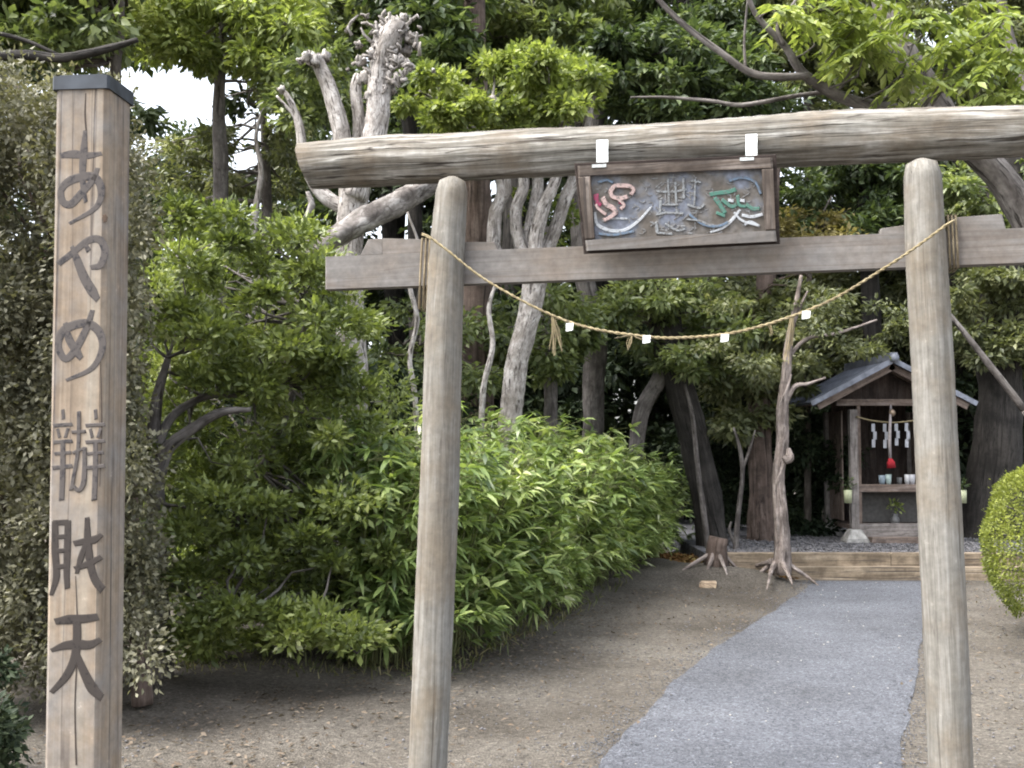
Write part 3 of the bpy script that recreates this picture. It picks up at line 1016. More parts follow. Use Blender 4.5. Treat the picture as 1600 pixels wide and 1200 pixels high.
# thin wire loop over the beam
ROPE = [(672, 371), (700, 392), (760, 438), (850, 487), (920, 512), (1000, 525), (1060, 528), (1140, 521), (1220, 500), (1300, 468), (1380, 420), (1430, 387), (1478, 352)]
rope = thing('straw_rope', 'thin twisted straw rope sagging between the two torii pillars', 'rope', tor(1060, 528, .13))
rp = curve([tor(x, y, .155) for x, y in ROPE], 22)
# lead both ends round the pillars
rp = [tor(660, 366, .08), tor(664, 367, .13)] + rp + [tor(1488, 346, .12), tor(1492, 344, .06)]
mb = MB()
for s_ in (0, 1):
    hel = []
    Ls = 0
    for i, p in enumerate(rp):
        if i: Ls += (p - rp[i - 1]).length
        th = Ls / 0.05 * 2 * math.pi + s_ * math.pi
        hel.append(p + Vector((0, 0, 1)) * math.cos(th) * .0028 + tn * math.sin(th) * .0028)
    mb.tube(hel, .0036, 6, 0.2, s_)
mb.build('strand', M['straw'], rope)


def rope_at(px):
    best = min(rp, key=lambda p: abs(proj(p)[0] - px))
    return best


# straw tassels
for px, tails in ((865, [(-2, 60, 8), (14, 52, 5)]), (985, [(-6, 22, 4), (18, 8, 4), (-26, 6, 3)]), (1240, [(-10, 70, 8), (-4, 44, 5)]), (1200, [(4, 18, 4)])):
    b = rope_at(px)
    m_ = sc_at(b)
    mb = MB()
    for dx, dy, w in tails:
        for k in range(max(3, w)):
            e = b + Vector((dx * m_ + random.gauss(0, w * .35 * m_), random.gauss(0, .006), -dy * m_ * random.uniform(.8, 1.1)))
            mid = b.lerp(e, .5) + Vector((random.gauss(0, .004), random.gauss(0, .004), 0))
            mb.tube([b + Vector((random.gauss(0, .004), 0, .002)), mid, e], [.0022, .002, .0012], 4, cap=False)
    mb.build('straw_tassel', M['straw'], rope)
# white folded paper
for px, py in ((890, 511), (1010, 530), (1132, 528), (1259, 492)):
    c_ = rope_at(px)
    m_ = sc_at(c_)
    c_ = tor(px, py, .16)
    s = 6 * m_
    mb = MB()
    for k in range(2):
        a = k * .5
        u_ = tdir * math.cos(a) + tn * math.sin(a)
        o_ = Vector((0, 0, 0)) + tn * (.004 * k) + u_ * s * .3 * k
        mb.hexa([c_ - u_ * s + o_ - Vector((0, 0, s * 1.1)), c_ + u_ * s * .8 + o_ - Vector((0, 0, s * .9)), c_ + u_ * s + o_ + Vector((0, 0, s * .9)), c_ - u_ * s * .9 + o_ + Vector((0, 0, s))], tn * .0015)
    mb.build('paper_strip', M['paper'], rope)

# ------------------------------------------------------------------ sign post
W_ = .155
beta = math.radians(-5)
ax = Vector((math.cos(beta), math.sin(beta), 0))
ay = Vector((-math.sin(beta), math.cos(beta), 0))
fn = -ay
A0 = Vector((-1.283, 3.0, 0))
sp_ = thing('sign_post', 'square cedar signpost with dark brushed characters and a dark cap', 'signpost', A0 + ax * W_ / 2 + ay * W_ / 2)
topz = hit(120, 140, A0, fn).z
lean = Vector((-0.008, 0, 0))                  # slight lean over its height


def postp(z):
    k = (z - 1.5) / 1.0
    return A0 + lean * k + Vector((0, 0, z))


def section(z, g=0.0, ch=0.012):
    p = postp(z)
    q = [(-g + ch, -g), (W_ + g - ch, -g), (W_ + g, -g + ch), (W_ + g, W_ + g - ch), (W_ + g - ch, W_ + g), (-g + ch, W_ + g), (-g, W_ + g - ch), (-g, -g + ch)]
    return [p + ax * a + ay * b for a, b in q]


def prism(mb, z0, z1, g=0.0, ch=.012, n=1, off=(0, 0, 0)):
    vs = []
    for i in range(n + 1):
        vs += section(z0 + (z1 - z0) * i / n, g, ch)
    fs = [tuple(reversed(range(8)))]
    for i in range(n):
        for k in range(8):
            k2 = (k + 1) % 8
            fs.append((i * 8 + k, i * 8 + k2, i * 8 + 8 + k2, i * 8 + 8 + k))
    fs.append(tuple(range(n * 8, n * 8 + 8)))
    tcs = [((v - A0).dot(ax) + .3, (v - A0).dot(ay) + .1, v.z + 2) for v in vs]
    mb.add(vs, fs, tcs)


mb = MB(); prism(mb, -0.3, topz, 0, .012, 12)
mb.build('post', M['post'], sp_)
mb = MB(); prism(mb, topz, topz + .038, .006, .006)
prism(mb, topz + .038, topz + .044, -.004, .01)
mb.build('cap', M['cap'], sp_)
layf = lambda x, y, o_: hit(x, y, postp(1.5) + fn * (.0008 + o_) + Vector((0, 0, 0)), fn)
c1 = lambda X_, Y_: (X_ / 2, 80 + Y_ / 2)
c2 = lambda X_, Y_: (X_ / 2, 600 + Y_ / 2)


def character(cf, strokes, ink='ink'):
    mb = MB()
    for i, (w, pts) in enumerate(strokes):
        ws = [a / 2 * 1.25 for a in w] if hasattr(w, '__len__') else w / 2 * 1.1
        stroke(mb, [cf(*p) for p in pts], ws, layf, .0005 + i * .0001)
    o = mb.build('character', M[ink], sp_)
    return o


# a
character(c1, [([14, 22, 18, 10], [(192, 326), (230, 322), (275, 326), (316, 320)]), ([10, 20, 18, 14, 10], [(266, 250), (262, 310), (258, 370), (260, 430), (268, 470)]),
               ([12, 16, 20, 20, 18, 18, 22, 22, 20, 14, 8], [(304, 368), (292, 400), (258, 440), (222, 478), (196, 470), (192, 432), (225, 402), (290, 392), (316, 430), (300, 488), (218, 538)])])
# ya
character(c1, [([16, 16, 18, 20, 20, 18, 12], [(185, 662), (225, 632), (275, 592), (312, 590), (328, 625), (314, 668), (286, 676)]), ([10, 20, 24, 26, 16], [(225, 612), (240, 650), (262, 705), (288, 750), (304, 774)]),
               ([10, 14], [(262, 596), (276, 622)])])
# me
character(c1, [([12, 20, 22, 14], [(204, 852), (216, 900), (240, 940), (252, 958)]),
               ([12, 18, 20, 18, 18, 22, 22, 22, 18, 14, 8], [(288, 812), (272, 862), (240, 925), (205, 962), (182, 920), (200, 872), (262, 850), (306, 872), (320, 925), (288, 990), (208, 1028)])])
# the compound character: two matching sides and a narrow middle
for_side = lambda dx: [(10, [(196 + dx, 82), (198 + dx, 108)]), (11, [(168 + dx, 130), (224 + dx, 126)]), (9, [(180 + dx, 142), (186 + dx, 166)]), (9, [(212 + dx, 140), (204 + dx, 166)]),
                       (11, [(168 + dx, 182), (224 + dx, 178)]), (10, [(172 + dx, 218), (220 + dx, 214)]), (12, [(166 + dx, 262), (224 + dx, 256)]), ([12, 14, 14], [(196 + dx, 182), (196 + dx, 260), (192 + dx, 360)])]
character(c2, for_side(0) + for_side(102) + [(10, [(226, 150), (266, 148)]), (11, [(246, 88), (244, 200), (228, 300), (222, 330)]), (9, [(228, 215), (264, 200)]), ([10, 14, 12, 8], [(264, 200), (262, 300), (246, 332), (228, 318)])])
# wealth
character(c2, [([16, 18, 18, 10], [(172, 432), (172, 520), (176, 600), (160, 658)]), (16, [(172, 434), (212, 432)]), ([16, 18, 16, 14], [(212, 432), (210, 520), (208, 590), (210, 636)]),
               (13, [(176, 478), (208, 476)]), (13, [(176, 522), (208, 520)]), (14, [(176, 572), (208, 568)]),
               ([14, 18, 20, 12], [(234, 498), (265, 492), (295, 486), (316, 472)]), ([12, 20, 20, 20, 22], [(272, 420), (274, 490), (282, 560), (296, 610), (318, 640)]), ([12, 18, 14], [(236, 576), (275, 562), (314, 542)]),
               ([14, 16, 10], [(268, 500), (252, 545), (240, 590)])], 'ink_dark')
# heaven
character(c2, [([16, 24, 22, 18], [(176, 742), (215, 736), (260, 734), (302, 728)]), ([10, 20, 26, 22, 14], [(162, 832), (200, 818), (240, 814), (280, 815), (312, 800)]),
               ([20, 22, 22, 20, 12], [(240, 740), (240, 800), (232, 860), (205, 915), (162, 962)]), ([16, 22, 28, 20], [(240, 846), (262, 900), (288, 950), (316, 978)])], 'ink_dark')

mb = MB()
stroke(mb, [(134, 146), (133, 180), (135, 215), (132, 262)], [1.5, 3, 2.5, 1], layf, .0003)
stroke(mb, [(118, 900), (121, 1000), (117, 1100), (119, 1195)], [1, 2.2, 1.8, 2.4], layf, .0003)
stroke(mb, [(157, 560), (159, 660), (156, 760)], [1, 2, 1], layf, .0003)
mb2 = [mb]
mb.build('drying_crack', plain('crack_shadow', (.04, .03, .025), .9), sp_)['kind'] = 'stuff'
mb = MB()
stroke(mb, [(163, 336), (164, 340), (164, 346)], [5, 9, 5], layf, .0006)
mb.build('knot', plain('knot_wood', (.07, .045, .03), .8), sp_)

# ------------------------------------------------------------------ small shrine
SY = 14.4
su = SY / F
shr = thing('small_shrine', 'small open wooden shrine with gabled grey roof at the end of the path', 'shrine', (5.06, SY, TZ))
px0, px1 = 1333, 1471                       # post centres
GX = at(1400, 700, SY).x
PLx, PRx = at(px0, 700, SY).x, at(px1, 700, SY).x
BW = PRx - PLx
DEP = 1.15
eave = at(px0, 640, SY).z
for x, y in ((PLx, SY), (PRx, SY), (PLx, SY + DEP), (PRx, SY + DEP)):
    s = MB()
    s.box((x, y, TZ + .015), .30, .30, .03)
    s.hexa([(x - .14, y - .14, TZ + .03), (x + .14, y - .14, TZ + .03), (x + .14, y + .14, TZ + .03), (x - .14, y + .14, TZ + .03)], (0, 0, .02))
    vs = [(x + a * .13, y + b * .13, TZ + .05) for a, b in ((-1, -1), (1, -1), (1, 1), (-1, 1))] + [(x + a * .07, y + b * .07, TZ + .17) for a, b in ((-1, -1), (1, -1), (1, 1), (-1, 1))]
    s.add(vs, [(0, 1, 5, 4), (1, 2, 6, 5), (2, 3, 7, 6), (3, 0, 4, 7), (4, 5, 6, 7)], vs)
    s.build('base_stone', M['stone'], shr)
    MB().box((x, y, (TZ + .17 + eave) / 2), .10, .10, eave - TZ - .17, 0, .005).build('post', M['shrine_grey'], shr)
# floor deck, sill, rails
fz = at(px0, 818, SY).z
MB().hexa([(PLx + .16, SY - .22, TZ), (PRx - .16, SY - .22, TZ), (PRx - .16, SY - .055, TZ), (PLx + .16, SY - .055, TZ)], (0, 0, .075), .006).build('step', M['shrine_wood'], shr)
MB().hexa([(PLx + .052, SY - .05, TZ + .03), (PRx - .052, SY - .05, TZ + .03), (PRx - .052, SY + .06, TZ + .03), (PLx + .052, SY + .06, TZ + .03)], (0, 0, fz - TZ - .03), .004).build('sill', M['shrine_grey'], shr)
MB().hexa([(PLx + .05, SY + .065, fz - .10), (PRx - .05, SY + .065, fz - .10), (PRx - .05, SY + DEP - .06, fz - .10), (PLx + .05, SY + DEP - .06, fz - .10)], (0, 0, .06)).build('floor', M['shrine_wood'], shr)
z1 = at(px0, 765, SY).z
MB().hexa([(PLx + .052, SY - .03, z1 - .03), (PRx - .052, SY - .03, z1 - .03), (PRx - .052, SY + .05, z1 - .03), (PLx + .052, SY + .05, z1 - .03)], (0, 0, .10), .004).build('rail', M['shrine_wood'], shr)
MB().hexa([(PLx + .055, SY + .055, z1 - .01), (PRx - .055, SY + .055, z1 - .01), (PRx - .055, SY + .5, z1 - .01), (PLx + .055, SY + .5, z1 - .01)], (0, 0, .03)).build('shelf', M['shrine_wood'], shr)
z2 = at(px0, 628, SY).z
MB().hexa([(PLx - .22, SY - .045, z2 - .05), (PRx + .22, SY - .045, z2 - .05), (PRx + .22, SY + .045, z2 - .05), (PLx - .22, SY + .045, z2 - .05)], (0, 0, .085), .004).build('lintel', M['shrine_wood'], shr)
for xx in (PLx + .075, PRx - .075):
    MB().hexa([(xx - .022, SY - .02, fz), (xx + .022, SY - .02, fz), (xx + .022, SY + .03, fz), (xx - .022, SY + .03, fz)], (0, 0, z2 - .05 - fz)).build('jamb', M['shrine_wood'], shr)
# walls of boards: sides and back
def board_wall(p, q, z0, z1, nb, mat):
    p, q = Vector(p), Vector(q)
    d = (q - p) / nb
    nn = d.normalized().cross(Vector((0, 0, 1))) * .018
    for i in range(nb):
        a, b = p + d * i, p + d * (i + 1) - d.normalized() * .004
        o_ = nn * (.12 * (i % 2))
        MB().hexa([a + o_ + Vector((0, 0, z0)), b + o_ + Vector((0, 0, z0)), b + o_ + Vector((0, 0, z1)), a + o_ + Vector((0, 0, z1))], nn).build('wall_board', mat, shr)
board_wall((PLx, SY + .5, 0), (PLx, SY + DEP - .05, 0), TZ + .25, eave, 5, M['shrine_wood'])
board_wall((PRx, SY + .5, 0), (PRx, SY + DEP - .05, 0), TZ + .25, eave, 5, M['shrine_wood'])
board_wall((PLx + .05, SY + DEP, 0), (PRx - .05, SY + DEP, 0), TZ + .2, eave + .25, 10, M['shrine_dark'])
# lower front panel behind the vase
MB().hexa([(PLx + .10, SY + .30, fz), (PRx - .10, SY + .30, fz), (PRx - .10, SY + .32, fz), (PLx + .10, SY + .32, fz)], (0, 0, z1 - fz - .015)).build('lower_panel', plain('dull_board', (.09, .085, .08), .8), shr)
# roof
ridge = at(1396, 566, SY - .3)
le, re_ = at(1270, 633, SY - .3), at(1519, 630, SY - .3)
rz, lz = ridge.z, (le.z + re_.z) / 2
RY0, RY1 = SY - .35, SY + DEP + .35
rx_ = (le.x + re_.x) / 2
for sgn, ex in ((-1, le.x), (1, re_.x)):
    a, b = Vector((rx_, RY0, rz)), Vector((ex, RY0, lz))
    nup = Vector((-(b.z - a.z), 0, b.x - a.x)).normalized()
    if nup.z < 0: nup = -nup
    a2, b2 = a + Vector((0, RY1 - RY0, 0)), b + Vector((0, RY1 - RY0, 0))
    slab = MB().hexa([a, b, b2, a2], nup * .03).build('roof_slope', M['roof'], shr)
    for k in range(9):                      # standing seams
        y = RY0 + .1 + (RY1 - RY0 - .2) * k / 8
        MB().hexa([a + Vector((0, y - RY0 - .012, 0)) + nup * .031, b + Vector((0, y - RY0 - .012, 0)) + nup * .031, b + Vector((0, y - RY0 + .012, 0)) + nup * .031, a + Vector((0, y - RY0 + .012, 0)) + nup * .031], nup * .018).build('seam', M['roof'], slab)
    # pale verge and brown bargeboard
    MB().hexa([a + nup * .05 + Vector((0, -.03, 0)), b + nup * .05 + Vector((0, -.03, 0)) + (b - a).normalized() * .03, b - nup * .012 + Vector((0, -.03, 0)) + (b - a).normalized() * .03, a - nup * .012 + Vector((0, -.03, 0))], (0, .028, 0)).build('verge', M['verge'], shr)
    MB().hexa([a - nup * .014 + Vector((0, .03, 0)), b - nup * .014 + Vector((0, .03, 0)) - (b - a).normalized() * .04, b - nup * .10 + Vector((0, .03, 0)) - (b - a).normalized() * .04, a - nup * .10 + Vector((0, .03, 0))], (0, .03, 0)).build('bargeboard', M['shrine_wood'], shr)
    for k in range(7):                      # rafters
        y = RY0 + .16 + (RY1 - RY0 - .3) * k / 6
        MB().hexa([a - nup * .002 + Vector((0, y - RY0, 0)), b - nup * .002 + Vector((0, y - RY0, 0)) - (b - a).normalized() * .06, b - nup * .05 + Vector((0, y - RY0, 0)) - (b - a).normalized() * .06, a - nup * .05 + Vector((0, y - RY0, 0))], (0, .035, 0)).build('rafter', M['shrine_wood'], shr)
mb = MB().hexa([(rx_ - .06, RY0 - .05, rz + .02), (rx_ + .06, RY0 - .05, rz + .02), (rx_ + .05, RY0 - .05, rz + .12), (rx_ - .05, RY0 - .05, rz + .12)], (0, RY1 - RY0 + .1, 0), .01)
rd = mb.build('ridge', M['roof'], shr)
MB().tube([(rx_, RY0 - .085, rz + .05), (rx_, RY0 - .052, rz + .05)], .055, 12, dome=True).build('ridge_cap', M['verge'], rd)
# gable board
MB().add  # (gable triangle below)
mb = MB()
gt, gl = rz - .10, z2 + .036
hw = (rz - .10 - gl) / max(.01, (rz - lz)) * abs(le.x - rx_)
vs = [(rx_ - hw, SY + .02, gl), (rx_ + hw, SY + .02, gl), (rx_, SY + .02, gt), (rx_ - hw, SY + .05, gl), (rx_ + hw, SY + .05, gl), (rx_, SY + .05, gt)]
mb.add(vs, [(0, 1, 2), (5, 4, 3), (0, 3, 4, 1), (1, 4, 5, 2), (2, 5, 3, 0)], vs)
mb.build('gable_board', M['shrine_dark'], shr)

# things in the shrine
sr = thing('shrine_rope', 'thin straw rope hung across the opening of the small shrine', 'rope', at(1395, 655, SY - .06))
MB().tube(curve([at(x, y, SY - .07) for x, y in ((1338, 651), (1362, 657), (1395, 660), (1430, 657), (1465, 650))], 6), .011, 7, .1, 3).build('strand', M['straw'], sr)
for i, (px, y0, y1) in enumerate(((1366, 662, 699), (1384, 662, 700), (1402, 662, 696), (1418, 661, 699))):
    mb = MB()
    x, y = px, y0
    h = (y1 - y0) / 3.0
    for k in range(3):                      # zigzag folded paper
        dx = (-1.6, 1.2, -1)[k]
        a, b = at(px - 2.6 + dx, y0 + h * (k + 1), SY - .08 - .006 * (k % 2)), at(px + 2.6 + dx, y0 + h * (k + 1), SY - .08 - .006 * (k % 2))
        c_, d_ = at(px + 2.6 + dx, y0 + h * k, SY - .08 - .006 * (k % 2)), at(px - 2.6 + dx, y0 + h * k, SY - .08 - .006 * (k % 2))
        mb.hexa([a, b, c_, d_], (0, .003, 0))
    mb.build('paper_streamer', M['paper_dim'], sr)
bell = thing('bell_cord', 'pale bell cord with a red cloth end hanging in the middle of the small shrine', 'bell cord', at(1392, 728, SY - .10))
MB().tube([at(1392, 630, SY - .02), at(1391, 650, SY - .12), at(1390, 690, SY - .13), at(1391, 718, SY - .13)], [.012, .018, .022, .018], 8, .15, 5).build('cord', plain('pale_cord', (.30, .27, .27), .9), bell)
MB().tube([at(1391, 716, SY - .13), at(1392, 722, SY - .13), at(1393, 731, SY - .13)], [.02, .05, .06], 9, .15, 6).build('red_cloth', M['red'], bell)
MB().blob(at(1394, 645, SY - .1), .045, .045, .05, .02).build('bell', plain('old_brass', (.35, .27, .2), .4, .2, 10, .6), bell)
zt = z1 + .07


def vase(px, cat, lab, mat, h, r_, flower=None, Y_=SY, zb=None, grp=None, leafy=True):
    zb = zt if zb is None else zb
    x = at(px, 740, Y_).x
    t = thing('vase' if leafy else 'offering_cup', lab, cat, (x, Y_, zb), grp)
    ps = [(0, r_ * .6), (.15, r_ * .95), (.55, r_), (.8, r_ * .55), (1, r_ * .7)] if leafy else [(0, r_ * .7), (.3, r_ * .9), (1, r_)]
    MB().tube([(x, Y_, zb + k * h) for k, _ in ps], [q for _, q in ps], 12).build('body', mat, t)
    if leafy:
        rr = np.random.default_rng(int(px))
        V, T = clumps([np.array((x, Y_, zb + h + .09))], .11, 60, .06, .03, rr, 1.0, 0, False)
        fast_mesh('sprig', V, T, M['lf_bright'], t)
    return t


cup_row = [(1378, 'small blue-grey cup on the shrine rail beside the vertical jamb', .12, .045), (1388, 'slim greenish bottle under the red cloth on the shrine rail', .13, .04),
           (1405, 'dull squat cup between the bottle and white jar on the shrine rail', .09, .035), (1417, 'slim white jar second from the torii pillar on the shrine rail', .13, .035), (1425, 'white jar closest to the torii pillar on the shrine rail', .13, .04)]
mats_ = [plain('cup_blue', (.20, .25, .29), .3), plain('bottle_green', (.34, .42, .40), .25), plain('cup_dull', (.12, .12, .12), .4), plain('jar_white', (.45, .45, .46), .3), plain('jar_white_b', (.38, .38, .40), .3)]
for (px, lab, h, r_), mt in zip(cup_row, mats_):
    vase(px, 'cup', lab, mt, h, r_, grp='vessels on the shrine rail', leafy=False, Y_=SY + .01)
vase(1397, 'vase', 'dark vase with yellow-green sprigs standing on the shrine floor under the rail', plain('dark_vase', (.10, .10, .10), .4), .16, .06, Y_=SY + .15, zb=fz + .001 - .04)
for px, lab in ((1325, 'pale yellow vase fixed outside the shrine post nearest the twisted tree'), (1504, 'pale yellow vase beyond the shrine, just right of the torii pillar')):
    Y_ = SY - .12
    t = thing('flower_tube', lab, 'vase', at(px, 790, Y_), 'flower tubes on the shrine posts')
    p = at(px, 786, Y_)
    MB().tube([p, p + Vector((0, 0, .17))], [.05, .055], 12).build('body', M['vase_y'], t)
    MB().hexa([p + Vector((.0, .03, .05)), p + Vector((.09 if px < 1400 else -.09, .10, .05)), p + Vector((.09 if px < 1400 else -.09, .10, .08)), p + Vector((0, .03, .08))], (0, .01, 0)).build('bracket', M['shrine_dark'], t)
    rr = np.random.default_rng(px)
    V, T = clumps([np.array(p) + [0, 0, .24]], .09, 40, .06, .025, rr, 1.0, 0, False)
    fast_mesh('sprig', V, T, M['lf_dark'], t)

# ------------------------------------------------------------------ vegetation in front
def foliage(name, mat, parent, cs, r, per, L, Wd, seed, **kw):
    V, T = clumps(cs, r, per, L, Wd, np.random.default_rng(seed), **kw)
    return fast_mesh(name, V, T, mat, parent)


# tall clipped column of small leaves behind the signpost
rg = np.random.default_rng(31)
hed = thing('tall_hedge_tree', 'tall dense small-leaved hedge tree of dull olive brown behind the signpost', 'hedge', gnd(215, 1100))
poly = [(-120, 125), (0, 108), (90, 112), (185, 150), (212, 260), (215, 420), (205, 560), (212, 700), (235, 860), (248, 960), (235, 1020), (150, 1045), (0, 1050), (-120, 1060)]
cs = fill(poly, 5.7, 7.2, 300, rg) + fill(poly, 5.6, 6.2, 190, rg)
foliage('leaves', M['lf_hedge'], hed, cs, .22, 260, .038, .021, 32, flat=1.0, droop=.1, up=.3, holes=False)
mb = MB()
stem(mb, [(222, 1100), (218, 1020), (210, 900), (200, 700)], 6.25, [36, 30, 26, 18], 12, .2, 3)
stem(mb, [(100, 1110), (95, 1000), (90, 800), (100, 500), (90, 300)], 6.5, [40, 34, 30, 22, 10], 10, .2, 4, foot=True)
limbs_to(mb, [at(95, y, 6.5) for y in (400, 600, 800, 950)], cs, rg, .015, 4, count=60)
mb.build('trunk', M['bark_brown'], hed)

rg = np.random.default_rng(36)
cshr = thing('corner_shrub', 'dark low shrub at the bottom corner of the frame, in front of the tall hedge', 'shrub', (at(-60, 1100, 4.9).x, 4.9, 0))
cs = fill([(-220, 1010), (-10, 1020), (14, 1090), (12, 1200), (0, 1250), (-220, 1250)], 4.5, 5.3, 60, rg)
foliage('leaves', M['lf_under'], cshr, cs, .14, 260, .042, .02, 37, flat=.9, droop=.1, up=.4, holes=False)
mb = MB()
c = curve([(cshr.location.x, 4.9, -.1), (cshr.location.x + .03, 4.9, .2), (cshr.location.x, 4.9, .5)], 4)
mb.tube(c, .02, 7)
limbs_to(mb, c[3:], cs, rg, .008, 4, count=30)
mb.build('stem', M['twig'], cshr)

# broad evergreen shrub with layered boughs
rg = np.random.default_rng(41)
shb = thing('evergreen_shrub', 'broad glossy evergreen shrub with layered boughs between signpost and torii', 'shrub', gnd(260, 1070))
top = [(225, 330), (300, 315), (400, 330), (480, 350), (520, 420), (560, 480), (610, 540), (630, 600), (610, 650), (560, 700), (520, 740), (440, 720), (300, 760), (225, 700)]
low = [(220, 700), (420, 700), (560, 740), (640, 820), (650, 1000), (600, 1050), (560, 1040), (400, 1030), (300, 1040), (240, 1030), (230, 850)]
cs = fill(top, 7.0, 9.2, 170, rg) + fill(low, 7.3, 8.6, 120, rg)
front = [at(x, y, d) for x, y, d in ((300, 420, 6.9), (360, 380, 7.1), (420, 460, 6.9), (330, 520, 6.8), (450, 540, 6.9), (520, 560, 7.1), (400, 600, 7.0), (280, 480, 6.9), (560, 610, 7.2), (480, 420, 7.2),
                                     (340, 780, 6.7), (300, 830, 6.7), (420, 790, 6.8), (480, 840, 6.8), (380, 870, 6.7), (520, 880, 6.8), (430, 960, 6.6), (500, 970, 6.6), (550, 985, 6.6), (370, 950, 6.6), (460, 990, 6.5), (330, 970, 6.7), (300, 900, 6.8),
                                     (320, 1000, 6.8), (540, 780, 6.9), (600, 860, 7.0))]
cs2 = [np.array(p) for p in front]
V1, T1 = clumps(cs, .25, 220, .062, .028, np.random.default_rng(42), flat=.6, droop=-.2, up=.5)
V2, T2 = clumps(cs2, .25, 460, .060, .028, np.random.default_rng(43), flat=.5, droop=-.3, up=.5)
fast_mesh('leaves', np.concatenate([V1, V2]), np.concatenate([T1, T2 + len(V1)]), M['lf_shrub'], shb)
mb = MB()
t1 = stem(mb, [(255, 1060), (248, 900), (242, 760), (240, 690), (246, 620), (262, 560)], 7.0, [34, 30, 26, 22, 16, 10], 10, .15, 6, foot=True)
t2 = stem(mb, [(248, 740), (262, 700), (300, 670), (345, 645), (392, 640)], 6.85, [22, 20, 17, 14, 8], 8, .15, 7)
t3 = stem(mb, [(244, 700), (270, 650), (320, 620), (380, 615), (450, 600)], 6.95, [16, 15, 12, 10, 6], 8, .15, 8, D2=7.4)
t4 = stem(mb, [(248, 900), (300, 930), (360, 935), (430, 975), (500, 980)], 6.95, [10, 8, 7, 6, 4], 7, .1, 9, D2=6.6)
t5 = stem(mb, [(300, 1060), (320, 900), (380, 780), (450, 640), (480, 480)], 7.8, [22, 20, 16, 12, 8], 8, .1, 10, foot=True)
limbs_to(mb, t1[4:] + t3 + t4 + t5[6:], cs + cs2, rg, .013, 4, count=150)
mb.build('trunk', M['bark_grey'], shb)

# dwarf bamboo thicket, receding beside the path
rg = np.random.default_rng(51)
bam = thing('bamboo_thicket', 'dense thicket of broad-leaved dwarf bamboo receding along the path', 'bamboo', (0.2, 8.9, 0))
foot = [gnd(600, 1062), gnd(690, 1045), gnd(800, 995), gnd(900, 945), gnd(985, 900), gnd(1035, 872)]
Vl, Tl, nv = [], [], 0
canes = MB()
seg = [(foot[i], foot[i + 1]) for i in range(len(foot) - 1)]
n_c = 620
cps, cds = [], []
lens = np.array([(b - a).length for a, b in seg])
for i in range(n_c):
    k = rg.choice(len(seg), p=lens / lens.sum())
    a, b = seg[k]
    t = rg.uniform()
    p = a.lerp(b, t)
    back = abs(rg.normal(0, 1)) * .75 if i > 240 else rg.uniform(0, .45)
    back = min(back, 2.2)
    d_al = (b - a).normalized()
    bk = Vector((-d_al.y, d_al.x, 0))
    base = p + bk * back + Vector((0, 0, 0))
    yy = base.y
    H = np.interp(p.y, [6.9, 8.4, 10, 12.4, 14.5], [1.72, 1.80, 1.84, 1.72, 1.45]) * (0.80 + .24 * min(1, back / .7)) * rg.uniform(.86, 1.06)
    if back < .3 and rg.uniform() < .45:
        H *= rg.uniform(.35, .8)
    leanv = (-bk) * rg.uniform(.05, .42) * (1.0 if back < 1 else .3) + Vector(rg.normal(0, .12, 3))
    leanv.z = 0
    pts = [base + leanv * (s_ ** 2) + Vector((0, 0, H * s_ * (1 - .06 * s_))) for s_ in (0, .25, .5, .75, 1)]
    canes.tube(pts, [.0065, .006, .005, .004, .002], 4, cap=False)
    nodes = int(rg.integers(9, 15))
    for q in range(nodes):
        s_ = rg.uniform(.12, 1.0) ** .75 if back < .6 else rg.uniform(.45, 1.0)
        i0 = min(3, int(s_ * 4))
        pp = pts[i0].lerp(pts[i0 + 1], s_ * 4 - i0)
        th = rg.uniform(0, 6.28)
        tw = Vector((math.cos(th), math.sin(th), rg.uniform(-.1, .6))) + (-bk) * .5
        tip = pp + tw * rg.uniform(.06, .2)
        canes.tube([pp, tip], [.0025, .0012], 3, cap=False)
        for _ in range(int(rg.integers(6, 10))):
            th2 = th + rg.normal(0, .8)
            cps.append(tip)
            cds.append(Vector((math.cos(th2), math.sin(th2), rg.uniform(-.45, .75))) + (-bk) * .2)
cps = np.array(cps)
cds = np.array(cds)
n = len(cps)
V, T = long_leaves(cps, cds, rg.uniform(.07, .19, n), rg.uniform(.020, .042, n), rg.uniform(-.05, .75, n), rg)
fast_mesh('leaves', V, T, M['lf_bamboo'], bam)
canes.build('canes', plain('bamboo_cane', (.16, .17, .07), .5, .3, 8), bam)['kind'] = 'stuff'
# low grass blades at the foot of hedge and bamboo
gp = []
for i in range(1300):
    k = rg.choice(len(seg), p=lens / lens.sum())
    a, b = seg[k]
    p = a.lerp(b, rg.uniform()) + Vector((rg.normal(0.06, .10), rg.normal(-.05, .10), 0.0))
    gp.append(p)
for i in range(700):
    p = gnd(rg.uniform(240, 610), 1062) + Vector((0, rg.normal(.25, .16), 0))
    gp.append(p)
for i in range(0):                         # tuft beside the path by the shrine-side pillar, and the dark corner by the hedge
    gp.append(gnd(rg.normal(1440, 22), 1150) + Vector((0, rg.normal(0, .07), 0)))
gp = np.array(gp)
n = len(gp)
V, T = long_leaves(gp, np.stack([rg.normal(0, .5, n), rg.normal(0, .5, n) - .2, rg.uniform(.5, 1.4, n)], -1), rg.uniform(.05, .2, n), rg.uniform(.006, .014, n), rg.uniform(.1, .8, n), rg)
tag(fast_mesh('grass', V, T, leafmat('foot_grass', [(.05, .07, .02), (.12, .13, .05), (.28, .24, .14)], .3)), 'thin grass and dry shoots along the foot of hedge and bamboo', None, None, 'stuff')

